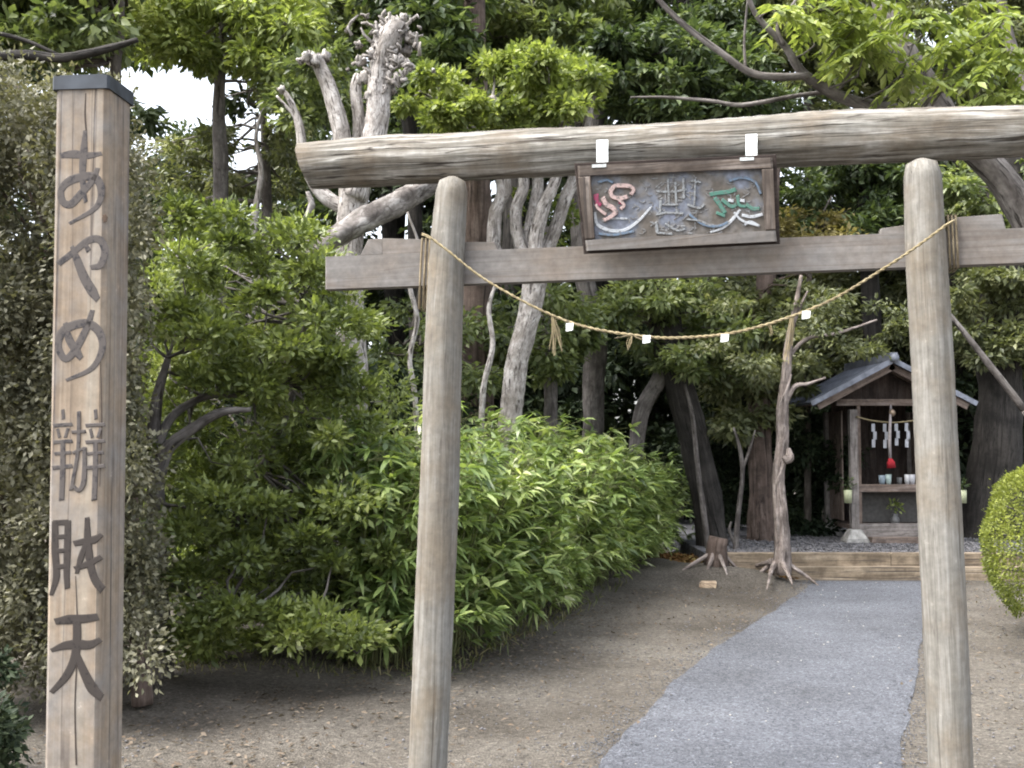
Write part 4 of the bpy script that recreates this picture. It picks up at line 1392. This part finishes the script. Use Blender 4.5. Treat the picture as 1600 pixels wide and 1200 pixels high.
# clipped round shrub at the frame edge
rg = np.random.default_rng(61)
b0 = at(1690, 840, 8.6)
ts = thing('clipped_shrub', 'clipped rounded yellow-green shrub at the edge of the path by the terrace', 'shrub', (b0.x, b0.y, 0))
n = 40000
d = nrm(rg.normal(size=(n, 3)))
d = d[d[:, 2] > -.75]
n = len(d)
rad = np.array([.73, .73, .74])
lump = 1 + .022 * np.sin(d[:, 1] * 11 + d[:, 2] * 9) + .04 * np.sin(d[:, 0] * 7 + 1) * np.cos(d[:, 1] * 6) + .02 * np.sin(d[:, 2] * 13)
P = np.array([b0.x, b0.y, .74]) + d * rad * (lump * (1 - abs(rg.normal(0, .035, n)) + (rg.uniform(size=n) < .03) * rg.uniform(0, .09, n)))[:, None]
P = P[P[:, 2] > .03]
d = d[:len(P)]
d = nrm(P - np.array([b0.x, b0.y, .74]))
V, T = leaves(P, d * .9 + rg.normal(0, .6, P.shape), d + rg.normal(0, .5, P.shape), rg.uniform(.016, .036, len(P)), rg.uniform(.009, .016, len(P)))
fast_mesh('leaves', V, T, M['lf_topiary'], ts)
mb = MB()
mb.tube([(b0.x, b0.y, -.1), (b0.x + .02, b0.y, .35), (b0.x, b0.y, .7)], [.05, .04, .03], 8, .1, 1)
limbs_to(mb, [(b0.x, b0.y, .3), (b0.x, b0.y, .6)], [P[i] for i in rg.integers(0, len(P), 60)], rg, .012, 4, count=60)
mb.build('stem', M['bark_grey'], ts)

# ------------------------------------------------------------------ trees one can tell apart
def tree(name, label, cat, base, group='trees around the shrine clearing'):
    return thing(name, label, cat, (base.x, base.y, 0), group)


# --- pollarded pale tree behind the left end of the top beam
rg = np.random.default_rng(71)
D = 9.6
pol = tree('pollarded_tree', 'pale pollarded tree with knobbly lopped heads behind the free end of the top log', 'tree', at(548, 600, D))
mb = MB()
stem(mb, [(552, 640), (548, 520), (545, 430), (548, 350), (552, 300), (548, 255)], D, [46, 44, 42, 44, 50, 44], 16, .12, 1, foot=True)
stem(mb, [(552, 300), (540, 260), (532, 200), (515, 140), (498, 100), (492, 92)], D, [34, 30, 28, 26, 24, 26], 14, .14, 2)
stem(mb, [(552, 310), (572, 255), (588, 200), (592, 150), (596, 110), (606, 60), (622, 34)], D - .05, [42, 40, 38, 36, 34, 44, 36], 16, .16, 3)
stem(mb, [(545, 330), (500, 300), (476, 250), (468, 195), (452, 155), (438, 138)], D + .1, [24, 22, 17, 14, 10, 6], 10, .12, 4)
stem(mb, [(560, 240), (562, 190), (556, 140), (562, 118)], D + .1, [22, 20, 19, 20], 12, .14, 5)
stem(mb, [(470, 200), (455, 175), (432, 150)], D + .1, [8, 6, 4], 7, .12, 6)
mb.build('trunk', M['bark_pale'], pol)
mb = MB()
for i, (x, y, s) in enumerate(((575, 120, 15), (600, 105, 17), (622, 95, 15), (585, 85, 13), (610, 70, 16), (635, 80, 12), (592, 55, 12), (625, 45, 15), (640, 60, 12), (565, 95, 11), (640, 105, 10), (608, 35, 12), (630, 28, 9),
                               (492, 95, 15), (480, 88, 11), (508, 88, 12), (470, 95, 8), (575, 150, 9), (612, 140, 10), (650, 72, 8), (560, 70, 8), (440, 140, 8))):
    mb.blob(at(x, y, D - rg.uniform(-.05, .12)), s * .8 * D / F, s * .8 * D / F, s * .8 * D / F * .9, .24, i, 9, 7)
for k in range(150):
    x, y = rg.normal(605, 22), rg.uniform(22, 140)
    p = at(x, y, D - .1)
    q = p + Vector((rg.normal(0, .06), -.03, rg.normal(.03, .06)))
    mb.tube([p, p.lerp(q, .6) + Vector(rg.normal(0, .012, 3)), q], [.02, .015, .009], 5, .25, k)
mb.build('lopped_knobs', M['bark_pale'], pol)['kind'] = 'stuff'
foliage('crown', M['lf_mid'], pol, fill([(420, 90), (540, 60), (560, 180), (440, 190)], D + .3, D + 1.5, 26, rg), .25, 150, .09, .04, 72)

# --- lichened fallen bough leaning across at its foot
mb = MB()
stem(mb, [(478, 402), (520, 375), (570, 345), (620, 318), (680, 286), (740, 262)], 8.9, [28, 34, 38, 36, 30, 22], 14, .2, 9, D2=9.4)
stem(mb, [(490, 392), (478, 350), (486, 320), (480, 300)], 8.95, [14, 12, 10, 6], 8, .2, 10)
tag(mb.build('leaning_bough', wood('lichen_bark', [(.05, .04, .035), (.20, .18, .165), (.48, .46, .44)], sc=(10, 10, 7), bump=.9, dist=.01), None, at(560, 350, 8.9)),
    'thick dark bough mottled with pale lichen slanting under the free end of the top log', 'bough')

# --- many-stemmed pale tree with bright clipped crown
rg = np.random.default_rng(81)
D = 11.0
ms = tree('many_stemmed_tree', 'pale many-stemmed tree with bright green bunched crown behind the torii beams', 'tree', at(800, 640, D))
mb = MB()
tr_ = stem(mb, [(795, 700), (800, 630), (806, 570), (822, 510), (834, 450), (838, 410)], D, [38, 36, 34, 34, 38, 42], 14, .12, 1, foot=True)
ends = []
for i, pix in enumerate(([(836, 430), (812, 380), (806, 330), (818, 285), (800, 220), (770, 150)], [(838, 420), (838, 370), (850, 320), (868, 280), (880, 220), (870, 140)], [(842, 420), (866, 360), (884, 310), (900, 270), (915, 200), (930, 140)],
                          [(838, 420), (828, 370), (836, 320), (840, 280), (830, 220), (815, 120)], [(832, 440), (778, 400), (772, 350), (784, 300), (770, 240), (710, 170)], [(770, 400), (775, 330), (790, 285), (740, 210), (690, 160)])):
    ends += stem(mb, pix, D + rg.uniform(-.2, .2), [24, 22, 20, 18, 14, 8][:len(pix)], 10, .12, 20 + i)[-14:]
cs = fill([(640, 110), (720, 130), (790, 85), (860, 80), (930, 110), (940, 190), (860, 205), (700, 200), (630, 180)], D - .6, D + .8, 80, rg)
cs_b = fill([(770, 300), (900, 300), (900, 380), (850, 400), (780, 380)], D - .1, D + .6, 10, rg)
limbs_to(mb, ends, cs, rg, .018, 5, count=50)
mb.build('trunk', M['bark_pale'], ms)
V1, T1 = clumps(cs, .24, 190, .085, .045, np.random.default_rng(82), flat=.6)
V2, T2 = clumps(cs_b, .18, 60, .07, .04, np.random.default_rng(83), flat=.6)
fast_mesh('crown', np.concatenate([V1, V2]), np.concatenate([T1, T2 + len(V1)]), M['lf_bright'], ms)

# --- plain trunks: (name, label, mat, depth, pixels (bottom first), widths, crown polygon, crown mat, n clumps, leaf)
spec = [
    ('cedar_tree', 'tall straight red-brown cedar trunk rising just behind the hedge-side torii pillar', 'bark_brown', 12.5, [(748, 700), (746, 560), (746, 400), (745, 280), (742, 100), (740, -100)], [52, 48, 46, 44, 38, 30],
     [(600, -60), (720, -60), (740, 90), (690, 150), (640, 120), (590, 60)], 'lf_dark', 60, (.12, .05)),
    ('evergreen_tree', 'straight grey trunk rising from the bamboo below the plaque', 'bark_grey', 14.5, [(925, 700), (928, 600), (930, 520), (915, 440), (905, 350), (900, 200), (900, 60)], [34, 34, 36, 32, 30, 26, 20],
     [(680, -60), (960, -60), (960, 90), (880, 130), (780, 110), (700, 70)], 'lf_mid', 90, (.13, .055)),
    ('slim_tree', 'slim dark-grey trunk between the pale many-stemmed tree and the plaque trunk', 'bark_grey', 13.0, [(862, 700), (860, 600), (862, 520), (850, 440), (856, 350)], [22, 22, 20, 18, 12],
     [(780, 450), (900, 450), (960, 520), (900, 600), (800, 580), (760, 520)], 'lf_mid', 28, (.10, .045)),
    ('crooked_tree', 'crooked grey sapling trunk bending out of the top of the bamboo', 'bark_grey', 14.0, [(990, 760), (996, 680), (1008, 632), (1032, 590), (1042, 545), (1040, 490), (1052, 430)], [24, 24, 24, 26, 22, 18, 12],
     [(960, 440), (1100, 440), (1170, 520), (1120, 590), (1000, 560), (940, 500)], 'lf_mid', 40, (.10, .045)),
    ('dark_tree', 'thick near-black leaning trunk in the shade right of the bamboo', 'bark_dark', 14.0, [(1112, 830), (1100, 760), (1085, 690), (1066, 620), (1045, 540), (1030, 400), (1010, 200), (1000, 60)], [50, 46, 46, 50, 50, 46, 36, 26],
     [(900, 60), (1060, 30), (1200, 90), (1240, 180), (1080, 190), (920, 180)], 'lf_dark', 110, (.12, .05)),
    ('dark_evergreen_tree', 'dark broad evergreen behind the twisted trunk with a brown fluted trunk', 'bark_brown', 14.8, [(1192, 845), (1190, 780), (1188, 700), (1186, 620), (1190, 520), (1200, 400), (1210, 250)], [52, 40, 36, 34, 32, 28, 20],
     [(1090, 440), (1250, 440), (1330, 470), (1300, 560), (1210, 660), (1140, 690), (1100, 620)], 'lf_olive', 90, (.10, .045)),
    ('round_crowned_tree', 'mid-height evergreen standing behind the small shrine roof', 'bark_dark', 17.5, [(1300, 800), (1300, 700), (1305, 600), (1310, 500)], [30, 28, 24, 18],
     [(1200, 430), (1430, 400), (1460, 520), (1440, 570), (1380, 560), (1290, 600), (1230, 560)], 'lf_olive', 110, (.11, .05)),
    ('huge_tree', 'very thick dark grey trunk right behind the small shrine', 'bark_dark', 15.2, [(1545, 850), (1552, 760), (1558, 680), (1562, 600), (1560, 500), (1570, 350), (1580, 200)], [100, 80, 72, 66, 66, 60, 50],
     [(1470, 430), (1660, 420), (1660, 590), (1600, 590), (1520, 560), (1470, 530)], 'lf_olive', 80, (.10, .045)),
    ('shade_tree', 'dark evergreen crown filling the gap between plaque and shrine-side pillar', 'bark_dark', 16.5, [(1360, 820), (1365, 650), (1360, 450), (1350, 300)], [34, 32, 28, 22],
     [(1220, 240), (1420, 230), (1440, 380), (1340, 400), (1230, 380)], 'lf_dark', 90, (.12, .05)),
    ('tan_shrub_tree', 'small tan-leaved tree showing just right of the plaque', 'twig', 15.6, [(1262, 820), (1262, 600), (1265, 420), (1270, 370)], [12, 10, 8, 5],
     [(1215, 330), (1290, 320), (1325, 350), (1320, 385), (1215, 390)], 'lf_brown', 26, (.09, .04)),
    ('broadleaf_tree', 'mid-green broadleaf tree filling the upper corner over the signpost', 'twig', 9.8, [(175, 700), (182, 300), (180, 110), (186, 60), (190, -40)], [20, 18, 17, 15, 12],
     [(-80, -60), (190, -60), (200, 60), (130, 90), (0, 80), (-80, 90)], 'lf_mid', 90, (.10, .05)),
    ('feathery_tree', 'yellow-green fine-leaved tree above the bright sky gap', 'bark_grey', 11.5, [(345, 700), (345, 400), (345, 260), (342, 180), (345, 100), (350, 20)], [28, 26, 24, 20, 16, 10],
     [(190, -60), (470, -60), (480, 60), (450, 120), (380, 110), (330, 95), (200, 90)], 'lf_bright', 120, (.09, .035)),
    ('thin_crowned_tree', 'thin-crowned grey-green tree between sky gap and pollarded heads', 'bark_grey', 13.2, [(420, 700), (418, 400), (415, 250), (408, 120)], [22, 18, 14, 9],
     [(330, 80), (480, 80), (470, 260), (440, 330), (300, 330), (220, 300), (210, 200), (330, 190)], 'lf_olive', 80, (.085, .035)),
    ('high_branch_tree', 'green leafy tree behind and above the pollarded heads', 'bark_dark', 14.0, [(655, 700), (650, 400), (640, 200), (600, 40)], [30, 26, 22, 14],
     [(440, -60), (620, -60), (640, 20), (560, 60), (470, 80)], 'lf_mid', 50, (.11, .05)),
    ('corner_tree', 'green tree beyond the shrine showing between the torii beams at the frame edge', 'bark_grey', 15.5, [(1640, 820), (1640, 500), (1630, 300)], [30, 26, 20],
     [(1470, 250), (1700, 250), (1700, 350), (1540, 350), (1480, 340)], 'lf_mid', 50, (.11, .05)),
    ('layered_evergreen_tree', 'dark layered evergreen high behind the top log above the shrine', 'bark_dark', 17.5, [(1450, 800), (1440, 500), (1420, 200), (1400, 0)], [40, 36, 30, 20],
     [(1180, -60), (1700, -60), (1700, 180), (1500, 190), (1300, 170), (1180, 150)], 'lf_olive', 150, (.13, .055)),
    ('high_evergreen_tree', 'dark green evergreen crown high behind the plaque', 'bark_dark', 18.0, [(1120, 800), (1110, 500), (1100, 200), (1080, 0)], [36, 32, 26, 18],
     [(880, -60), (1220, -60), (1240, 60), (1150, 120), (900, 90)], 'lf_dark', 120, (.13, .055)),
    ('bushy_tree', 'low bushy evergreen between the hedge-side pillar and the bamboo tips', 'twig', 12.0, [(640, 720), (640, 600), (650, 500), (660, 440)], [16, 14, 12, 8],
     [(560, 450), (670, 450), (800, 520), (800, 640), (700, 650), (600, 600)], 'lf_mid', 22, (.09, .04)),
]
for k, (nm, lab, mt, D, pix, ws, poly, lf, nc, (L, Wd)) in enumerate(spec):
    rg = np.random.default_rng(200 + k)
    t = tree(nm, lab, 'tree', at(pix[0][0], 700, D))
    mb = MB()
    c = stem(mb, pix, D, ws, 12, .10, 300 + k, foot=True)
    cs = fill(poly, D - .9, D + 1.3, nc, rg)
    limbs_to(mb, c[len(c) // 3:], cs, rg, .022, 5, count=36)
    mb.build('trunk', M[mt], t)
    foliage('crown', M[lf], t, cs, .38, 170, L * 1.15, Wd * 1.15, 400 + k, flat=.45 if lf != 'lf_bright' else .5, droop=.25)

# slim dead stem and thin saplings in the dark gap
for lab, pix, ws, D, mt in (('slender grey sapling left of the pollarded tree', [(395, 420), (398, 340), (408, 270), (400, 210), (420, 150)], [12, 11, 9, 7, 4], 10.8, 'bark_pale'),
                            ('crooked pale sapling just left of the hedge-side torii pillar', [(650, 640), (640, 560), (652, 500), (640, 440), (655, 390), (636, 330)], [9, 8, 8, 7, 5, 3], 9.4, 'bark_pale'),
                            ('pale sapling between the hedge-side pillar and the many-stemmed tree', [(752, 660), (756, 600), (770, 540), (764, 480), (780, 430)], [10, 9, 8, 7, 4], 10.2, 'bark_pale'),
                            ('slim pale dead stem standing against the near-black leaning trunk', [(1104, 836), (1098, 790), (1090, 730), (1082, 650), (1070, 600)], [9, 9, 8, 7, 4], 13.6, 'bark_grey'),
                            ('thin bare sapling behind the tree stump', [(1150, 850), (1154, 800), (1160, 740), (1156, 700), (1146, 668)], [10, 8, 7, 6, 3], 13.4, 'bark_grey'),
                            ('thin pale pole leaning down to the frame edge beside the huge trunk', [(1600, 640), (1550, 575), (1500, 512), (1440, 440)], [12, 11, 9, 5], 13.2, 'bark_grey')):
    mb = MB()
    stem(mb, pix, D, ws, 8, .12, int(pix[0][0]), foot=(pix[0][0] < 1500))
    if pix[0][0] > 1500:
        stem(mb, [(1600, 640), (1650, 705), (1700, 780), (1745, 850)], D, [12, 13, 14, 14], 8, .12, 5)
    if pix[0][0] == 1150:
        stem(mb, [(1158, 740), (1172, 700), (1180, 672)], D, [5, 4, 2], 6, .1, 8)
        stem(mb, [(1148, 850), (1140, 830), (1142, 815)], D, [6, 5, 3], 6, .1, 9)
    tag(mb.build('dead_sapling' if 'dead' in lab else 'bare_sapling' if 'sapling' in lab else 'leaning_pole', M[mt], None, (at(pix[0][0], 700, D).x, D, 0)), lab, 'pole' if 'pole' in lab else 'sapling')

# --- twisted pale tree in front of the terrace
rg = np.random.default_rng(91)
D = 12.1
tw = tree('twisted_tree', 'pale twisted tree with braided trunk and bare roots standing beside the timber step', 'tree', Vector((3.04, 12.2, 0)))
base_tw = Vector((3.04, 12.2, 0))
D = base_tw.y
mb = MB()
stem(mb, [(1222, 898), (1222, 850), (1220, 800), (1216, 745), (1222, 690), (1222, 640), (1228, 585), (1232, 540), (1240, 495), (1252, 430)], D, [28, 23, 21, 18, 18, 17, 15, 13, 9, 5], 14, .12, 1, flute=.08)
for s_ in (0, 1):                           # strands wound round the stem
    pts = []
    base_pts = curve([at(x, y, D) for x, y in ((1222, 893), (1220, 800), (1218, 745), (1222, 690), (1223, 640), (1229, 585))], 8)
    for i, p in enumerate(base_pts):
        a = i * .13 + s_ * 2.6 + .5 * math.sin(i * .35)
        pts.append(p + Vector((math.cos(a), math.sin(a), 0)) * .048)
    mb.tube(pts, lerpl([.034, .028, .025, .024, .014], len(pts)), 8, .2, 60 + s_)
stem(mb, [(1222, 640), (1240, 605), (1262, 600), (1290, 590)], D, [10, 8, 6, 3], 7, .1, 6)
stem(mb, [(1225, 720), (1234, 715), (1232, 700)], D - .1, [12, 14, 6], 8, .2, 7)
stem(mb, [(1230, 560), (1260, 530), (1310, 520), (1370, 500)], D, [7, 6, 5, 3], 6, .1, 12, D2=D + .5)
stem(mb, [(1234, 520), (1250, 480), (1262, 455)], D, [7, 5, 3], 6, .1, 13)
mb.build('trunk', M['twisted'], tw)
for i, pix in enumerate(([(1214, 880), (1196, 893), (1180, 902), (1172, 912)], [(1212, 886), (1204, 900), (1198, 922)], [(1226, 884), (1245, 895), (1262, 902), (1282, 913)], [(1222, 888), (1232, 902), (1238, 914)], [(1232, 880), (1250, 885), (1262, 893)], [(1205, 885), (1180, 888), (1150, 893)])):
    pts = [gnd(x, y, [.17, .11, .06, .02][j] if len(pix) > j else .05) for j, (x, y) in enumerate(pix)]
    pts = [p + Vector((0, 0, [.05, .03, .0, -.03][min(j, 3)])) for j, p in enumerate(pts)]
    mb = MB()
    c = curve(pts, 5)
    mb.tube(c, lerpl([.036, .025, .018, .006], len(c)), 7, .25, i)
    mb.build('root', M['twisted'], tw)
foliage('crown', M['lf_olive'], tw, fill([(1110, 460), (1420, 450), (1430, 540), (1300, 560), (1180, 600), (1100, 560)], D - .2, D + 1.3, 34, rg), .3, 120, .08, .036, 92, flat=.35)

# --- stump with claw-like roots and a chunk of wood
sb = Vector((2.31, 12.3, .13))
stp = thing('tree_stump', 'short mossy stump with pale claw-like roots at the end of the bamboo', 'stump', sb)
mb = MB()
mb.tube([sb + Vector((0, 0, -.05)), sb + Vector((0, 0, .1)), sb + Vector((.01, 0, .26)), sb + Vector((.03, 0, .36))], [.16, .125, .11, .105], 14, .14, 5, flute=.07)
mb.build('trunk', M['bark_brown'], stp)
for i, (dx, dy, ln) in enumerate(((-1, -.25, .34), (-.6, -.8, .14), (.15, -1, .22), (1, .1, .14))):
    v = Vector((dx, dy, 0)).normalized()
    mb = MB()
    mb.tube(curve([sb + v * .08 + Vector((0, 0, .18)), sb + v * (.08 + ln * .35) + Vector((0, 0, .12)), sb + v * (.1 + ln * .75) + Vector((0, 0, .04)), sb + v * (.12 + ln) + Vector((0, 0, -.03))], 4), lerpl([.028, .024, .018, .008], 13), 7, .2, i)
    mb.build('root', M['twisted'], stp)
cb = gnd(1105, 918, .02)
mb = MB()
mb.hexa([cb + Vector((-.10, -.04, -.01)), cb + Vector((.08, -.06, -.01)), cb + Vector((.10, .06, -.01)), cb + Vector((-.07, .07, -.01))], (.015, .01, .075), .012)
tag(mb.build('wood_chunk', wood('cut_wood', [(.25, .17, .11), (.42, .32, .22), (.55, .44, .32)], sc=(20, 20, 4)), None, cb), 'small pale chunk of cut wood lying on the soil in front of the stump', 'log')
# reddish leaf bank behind the stump
rg = np.random.default_rng(95)
n = 5000
P = np.stack([rg.uniform(1.6, 3.2, n), rg.uniform(12.3, 15, n), np.zeros(n)], -1)
P[:, 2] = .03 + .13 * np.exp(-((P[:, 0] - 2.0) / .5) ** 2) * np.exp(-((P[:, 1] - 13.4) / .8) ** 2) + rg.uniform(0, .03, n)
V, T = leaves(P, rg.normal(0, 1, (n, 3)) * [1, 1, .3], np.tile([[0, 0, 1.0]], (n, 1)) + rg.normal(0, .4, (n, 3)), rg.uniform(.04, .09, n), rg.uniform(.02, .04, n))
tag(fast_mesh('fallen_leaves', V, T, leafmat('rust_litter', [(.07, .035, .015), (.19, .10, .04), (.26, .2, .08)], .1, .9, .1)), 'rusty fallen leaves heaped behind the stump', None, None, 'stuff')

# --- overhanging tree at upper right: leaning trunk, grey boughs, bright leaf sprays
rg = np.random.default_rng(101)
D = 8.2
ov = tree('overhanging_tree', 'leaning tree with bare grey boughs and big bright leaf sprays above the top log', 'tree', at(1760, 700, D))
mb = MB()
tr1 = stem(mb, [(1760, 800), (1690, 520), (1620, 370), (1570, 285), (1500, 215), (1440, 130), (1400, 60), (1370, -40)], D, [70, 62, 52, 46, 44, 42, 38, 32], 16, .14, 1, foot=True)
br1 = stem(mb, [(1470, 200), (1400, 172), (1340, 160), (1290, 140), (1252, 112), (1225, 70), (1180, 20), (1160, -40)], D - .3, [20, 20, 19, 17, 15, 11, 9, 7], 10, .12, 2, D2=D - .8)
br2 = stem(mb, [(1262, 118), (1215, 120), (1170, 112), (1120, 78), (1070, 40), (1030, 0), (1000, -40)], D - .6, [12, 13, 12, 11, 10, 8, 6], 9, .12, 3)
br3 = stem(mb, [(1165, 112), (1163, 60), (1168, 0)], D - .6, [5, 4, 3], 6, .1, 4)
br4 = stem(mb, [(1300, 143), (1240, 150), (1160, 164), (1110, 158), (1040, 152), (985, 152)], D - .4, [7, 7, 8, 7, 5, 3], 7, .12, 5, D2=D)
br5 = stem(mb, [(1225, 70), (1215, 40), (1240, 5), (1260, -30)], D - .7, [7, 6, 5, 4], 7, .1, 6)
br6 = stem(mb, [(1620, 200), (1592, 110), (1575, 50), (1560, -20)], D + .2, [20, 18, 16, 14], 10, .12, 7)
br7 = stem(mb, [(1700, 560), (1660, 380), (1620, 200)], D + .2, [30, 26, 20], 10, .12, 8)
cs = [np.array(at(x + rg.normal(0, 14), y + rg.normal(0, 10), D - .9 + rg.uniform(-.3, .4))) for x, y in ((1240, 35), (1270, 60), (1300, 30), (1330, 50), (1360, 20), (1390, 60), (1330, 0), (1420, 30), (1450, 10), (1490, 30), (1530, 20), (1470, 80), (1510, 100),
      (1550, 110), (1530, 130), (1380, 90), (1340, 75), (1250, 10), (1400, -10), (1570, 20), (1590, 70), (1500, 60), (1215, 20), (1290, -20), (1440, 100), (1480, 150), (1560, 160))]
limbs_to(mb, br1 + tr1[-20:] + br5, cs, rg, .010, 5, count=30)
mb.build('trunk', M['bark_grey'], ov)
P, Dd, Nn = [], [], []
for c in cs:                                # pendant sprays: leaves paired along drooping twigs
    for q in range(5):
        th = rg.uniform(0, 6.28)
        dv = np.array([math.cos(th), math.sin(th), rg.uniform(-.35, .1)])
        for s_ in np.linspace(.03, .32, 9):
            for sd_ in (-1, 1):
                side = np.array([-dv[1], dv[0], 0]) * sd_
                P.append(c + dv * s_ + np.array([0, 0, -s_ ** 2 * 1.2]))
                Dd.append(dv * .6 + side * .8 + np.array([0, 0, -.45]) + rg.normal(0, .15, 3))
                Nn.append(np.array([0, 0, 1]) + rg.normal(0, .25, 3))
P, Dd, Nn = map(np.array, (P, Dd, Nn))
V, T = leaves(P, Dd, Nn, rg.uniform(.07, .13, len(P)), rg.uniform(.03, .05, len(P)))
fast_mesh('crown', V, T, M['lf_bright'], ov)

# dark limb crossing behind the signpost
mb = MB()
stem(mb, [(-60, 92), (40, 86), (100, 90), (170, 76), (215, 62)], 8.6, [16, 16, 15, 13, 8], 8, .15, 4)
stem(mb, [(-60, 40), (30, 60), (90, 85)], 8.6, [8, 7, 6], 7, .15, 5)
stem(mb, [(-60, 92), (-110, 150), (-140, 400), (-150, 700)], 8.6, [16, 30, 40, 46], 10, .15, 6)
mb.tube([at(-150, 700, 8.6), at(-150, 1050, 8.6)], [.117, .13], 10, .1, 2)
tag(mb.build('bare_limb_tree', M['bark_dark'], None, at(-140, 1000, 8.6)), 'dark leafless limb reaching in behind the cap of the signpost', 'tree')

# ------------------------------------------------------------------ the wood behind, as one mass
rg = np.random.default_rng(111)
allV, allT, nv = [], [], 0


def mass(poly, d0, d1, n, r_, per, L, Wd, flat=.5):
    global nv
    cs = fill(poly, d0, d1, n, rg)
    V, T = clumps(cs, r_, per, L, Wd, rg, flat=flat, droop=.3)
    allV.append(V); allT.append(T + nv); nv += len(V)


mass([(-200, -120), (1800, -120), (1800, 640), (-200, 640)], 20, 23, 520, .9, 190, .22, .11)
mass([(-200, -120), (1800, -120), (1800, 700), (-200, 700)], 24, 27, 520, 1.1, 170, .28, .15)
mass([(200, 180), (470, 180), (500, 420), (200, 440)], 18, 20, 60, .5, 240, .13, .06)
fast_mesh('woods', np.concatenate(allV), np.concatenate(allT), M['lf_woods'])
w = bpy.data.objects['woods']
tag(w, 'dark evergreen wood closing the view behind the shrine clearing', None, None, 'stuff')
allV, allT, nv = [], [], 0
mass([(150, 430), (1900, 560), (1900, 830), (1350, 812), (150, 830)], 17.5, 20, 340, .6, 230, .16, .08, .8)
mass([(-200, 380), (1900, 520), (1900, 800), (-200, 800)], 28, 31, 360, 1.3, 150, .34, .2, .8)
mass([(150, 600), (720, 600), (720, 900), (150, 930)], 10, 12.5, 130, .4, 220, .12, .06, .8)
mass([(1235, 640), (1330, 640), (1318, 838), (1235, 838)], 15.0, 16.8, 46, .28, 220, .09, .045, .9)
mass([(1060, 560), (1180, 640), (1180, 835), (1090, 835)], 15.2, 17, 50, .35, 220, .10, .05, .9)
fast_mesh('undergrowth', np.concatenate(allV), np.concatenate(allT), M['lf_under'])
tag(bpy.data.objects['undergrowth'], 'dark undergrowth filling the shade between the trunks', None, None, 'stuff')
# more trunks of the wood seen between the crowns
mb = MB()
for i in range(46):
    x, d = rg.uniform(-7, 15), rg.uniform(19, 27)
    h = rg.uniform(14, 17)
    if 170 < 800 + F * x / d < 460:
        continue
    r_ = rg.uniform(.09, .22)
    mb.tube([(x, d, -.1), (x + rg.normal(0, .2), d, h * .4), (x + rg.normal(0, .5), d, h)], [r_ * 1.2, r_, r_ * .15], 8, .08, i)
tag(mb.build('woodland_trunks', M['bark_dark']), 'dim trunks of the wood far behind the clearing', None, None, 'stuff')
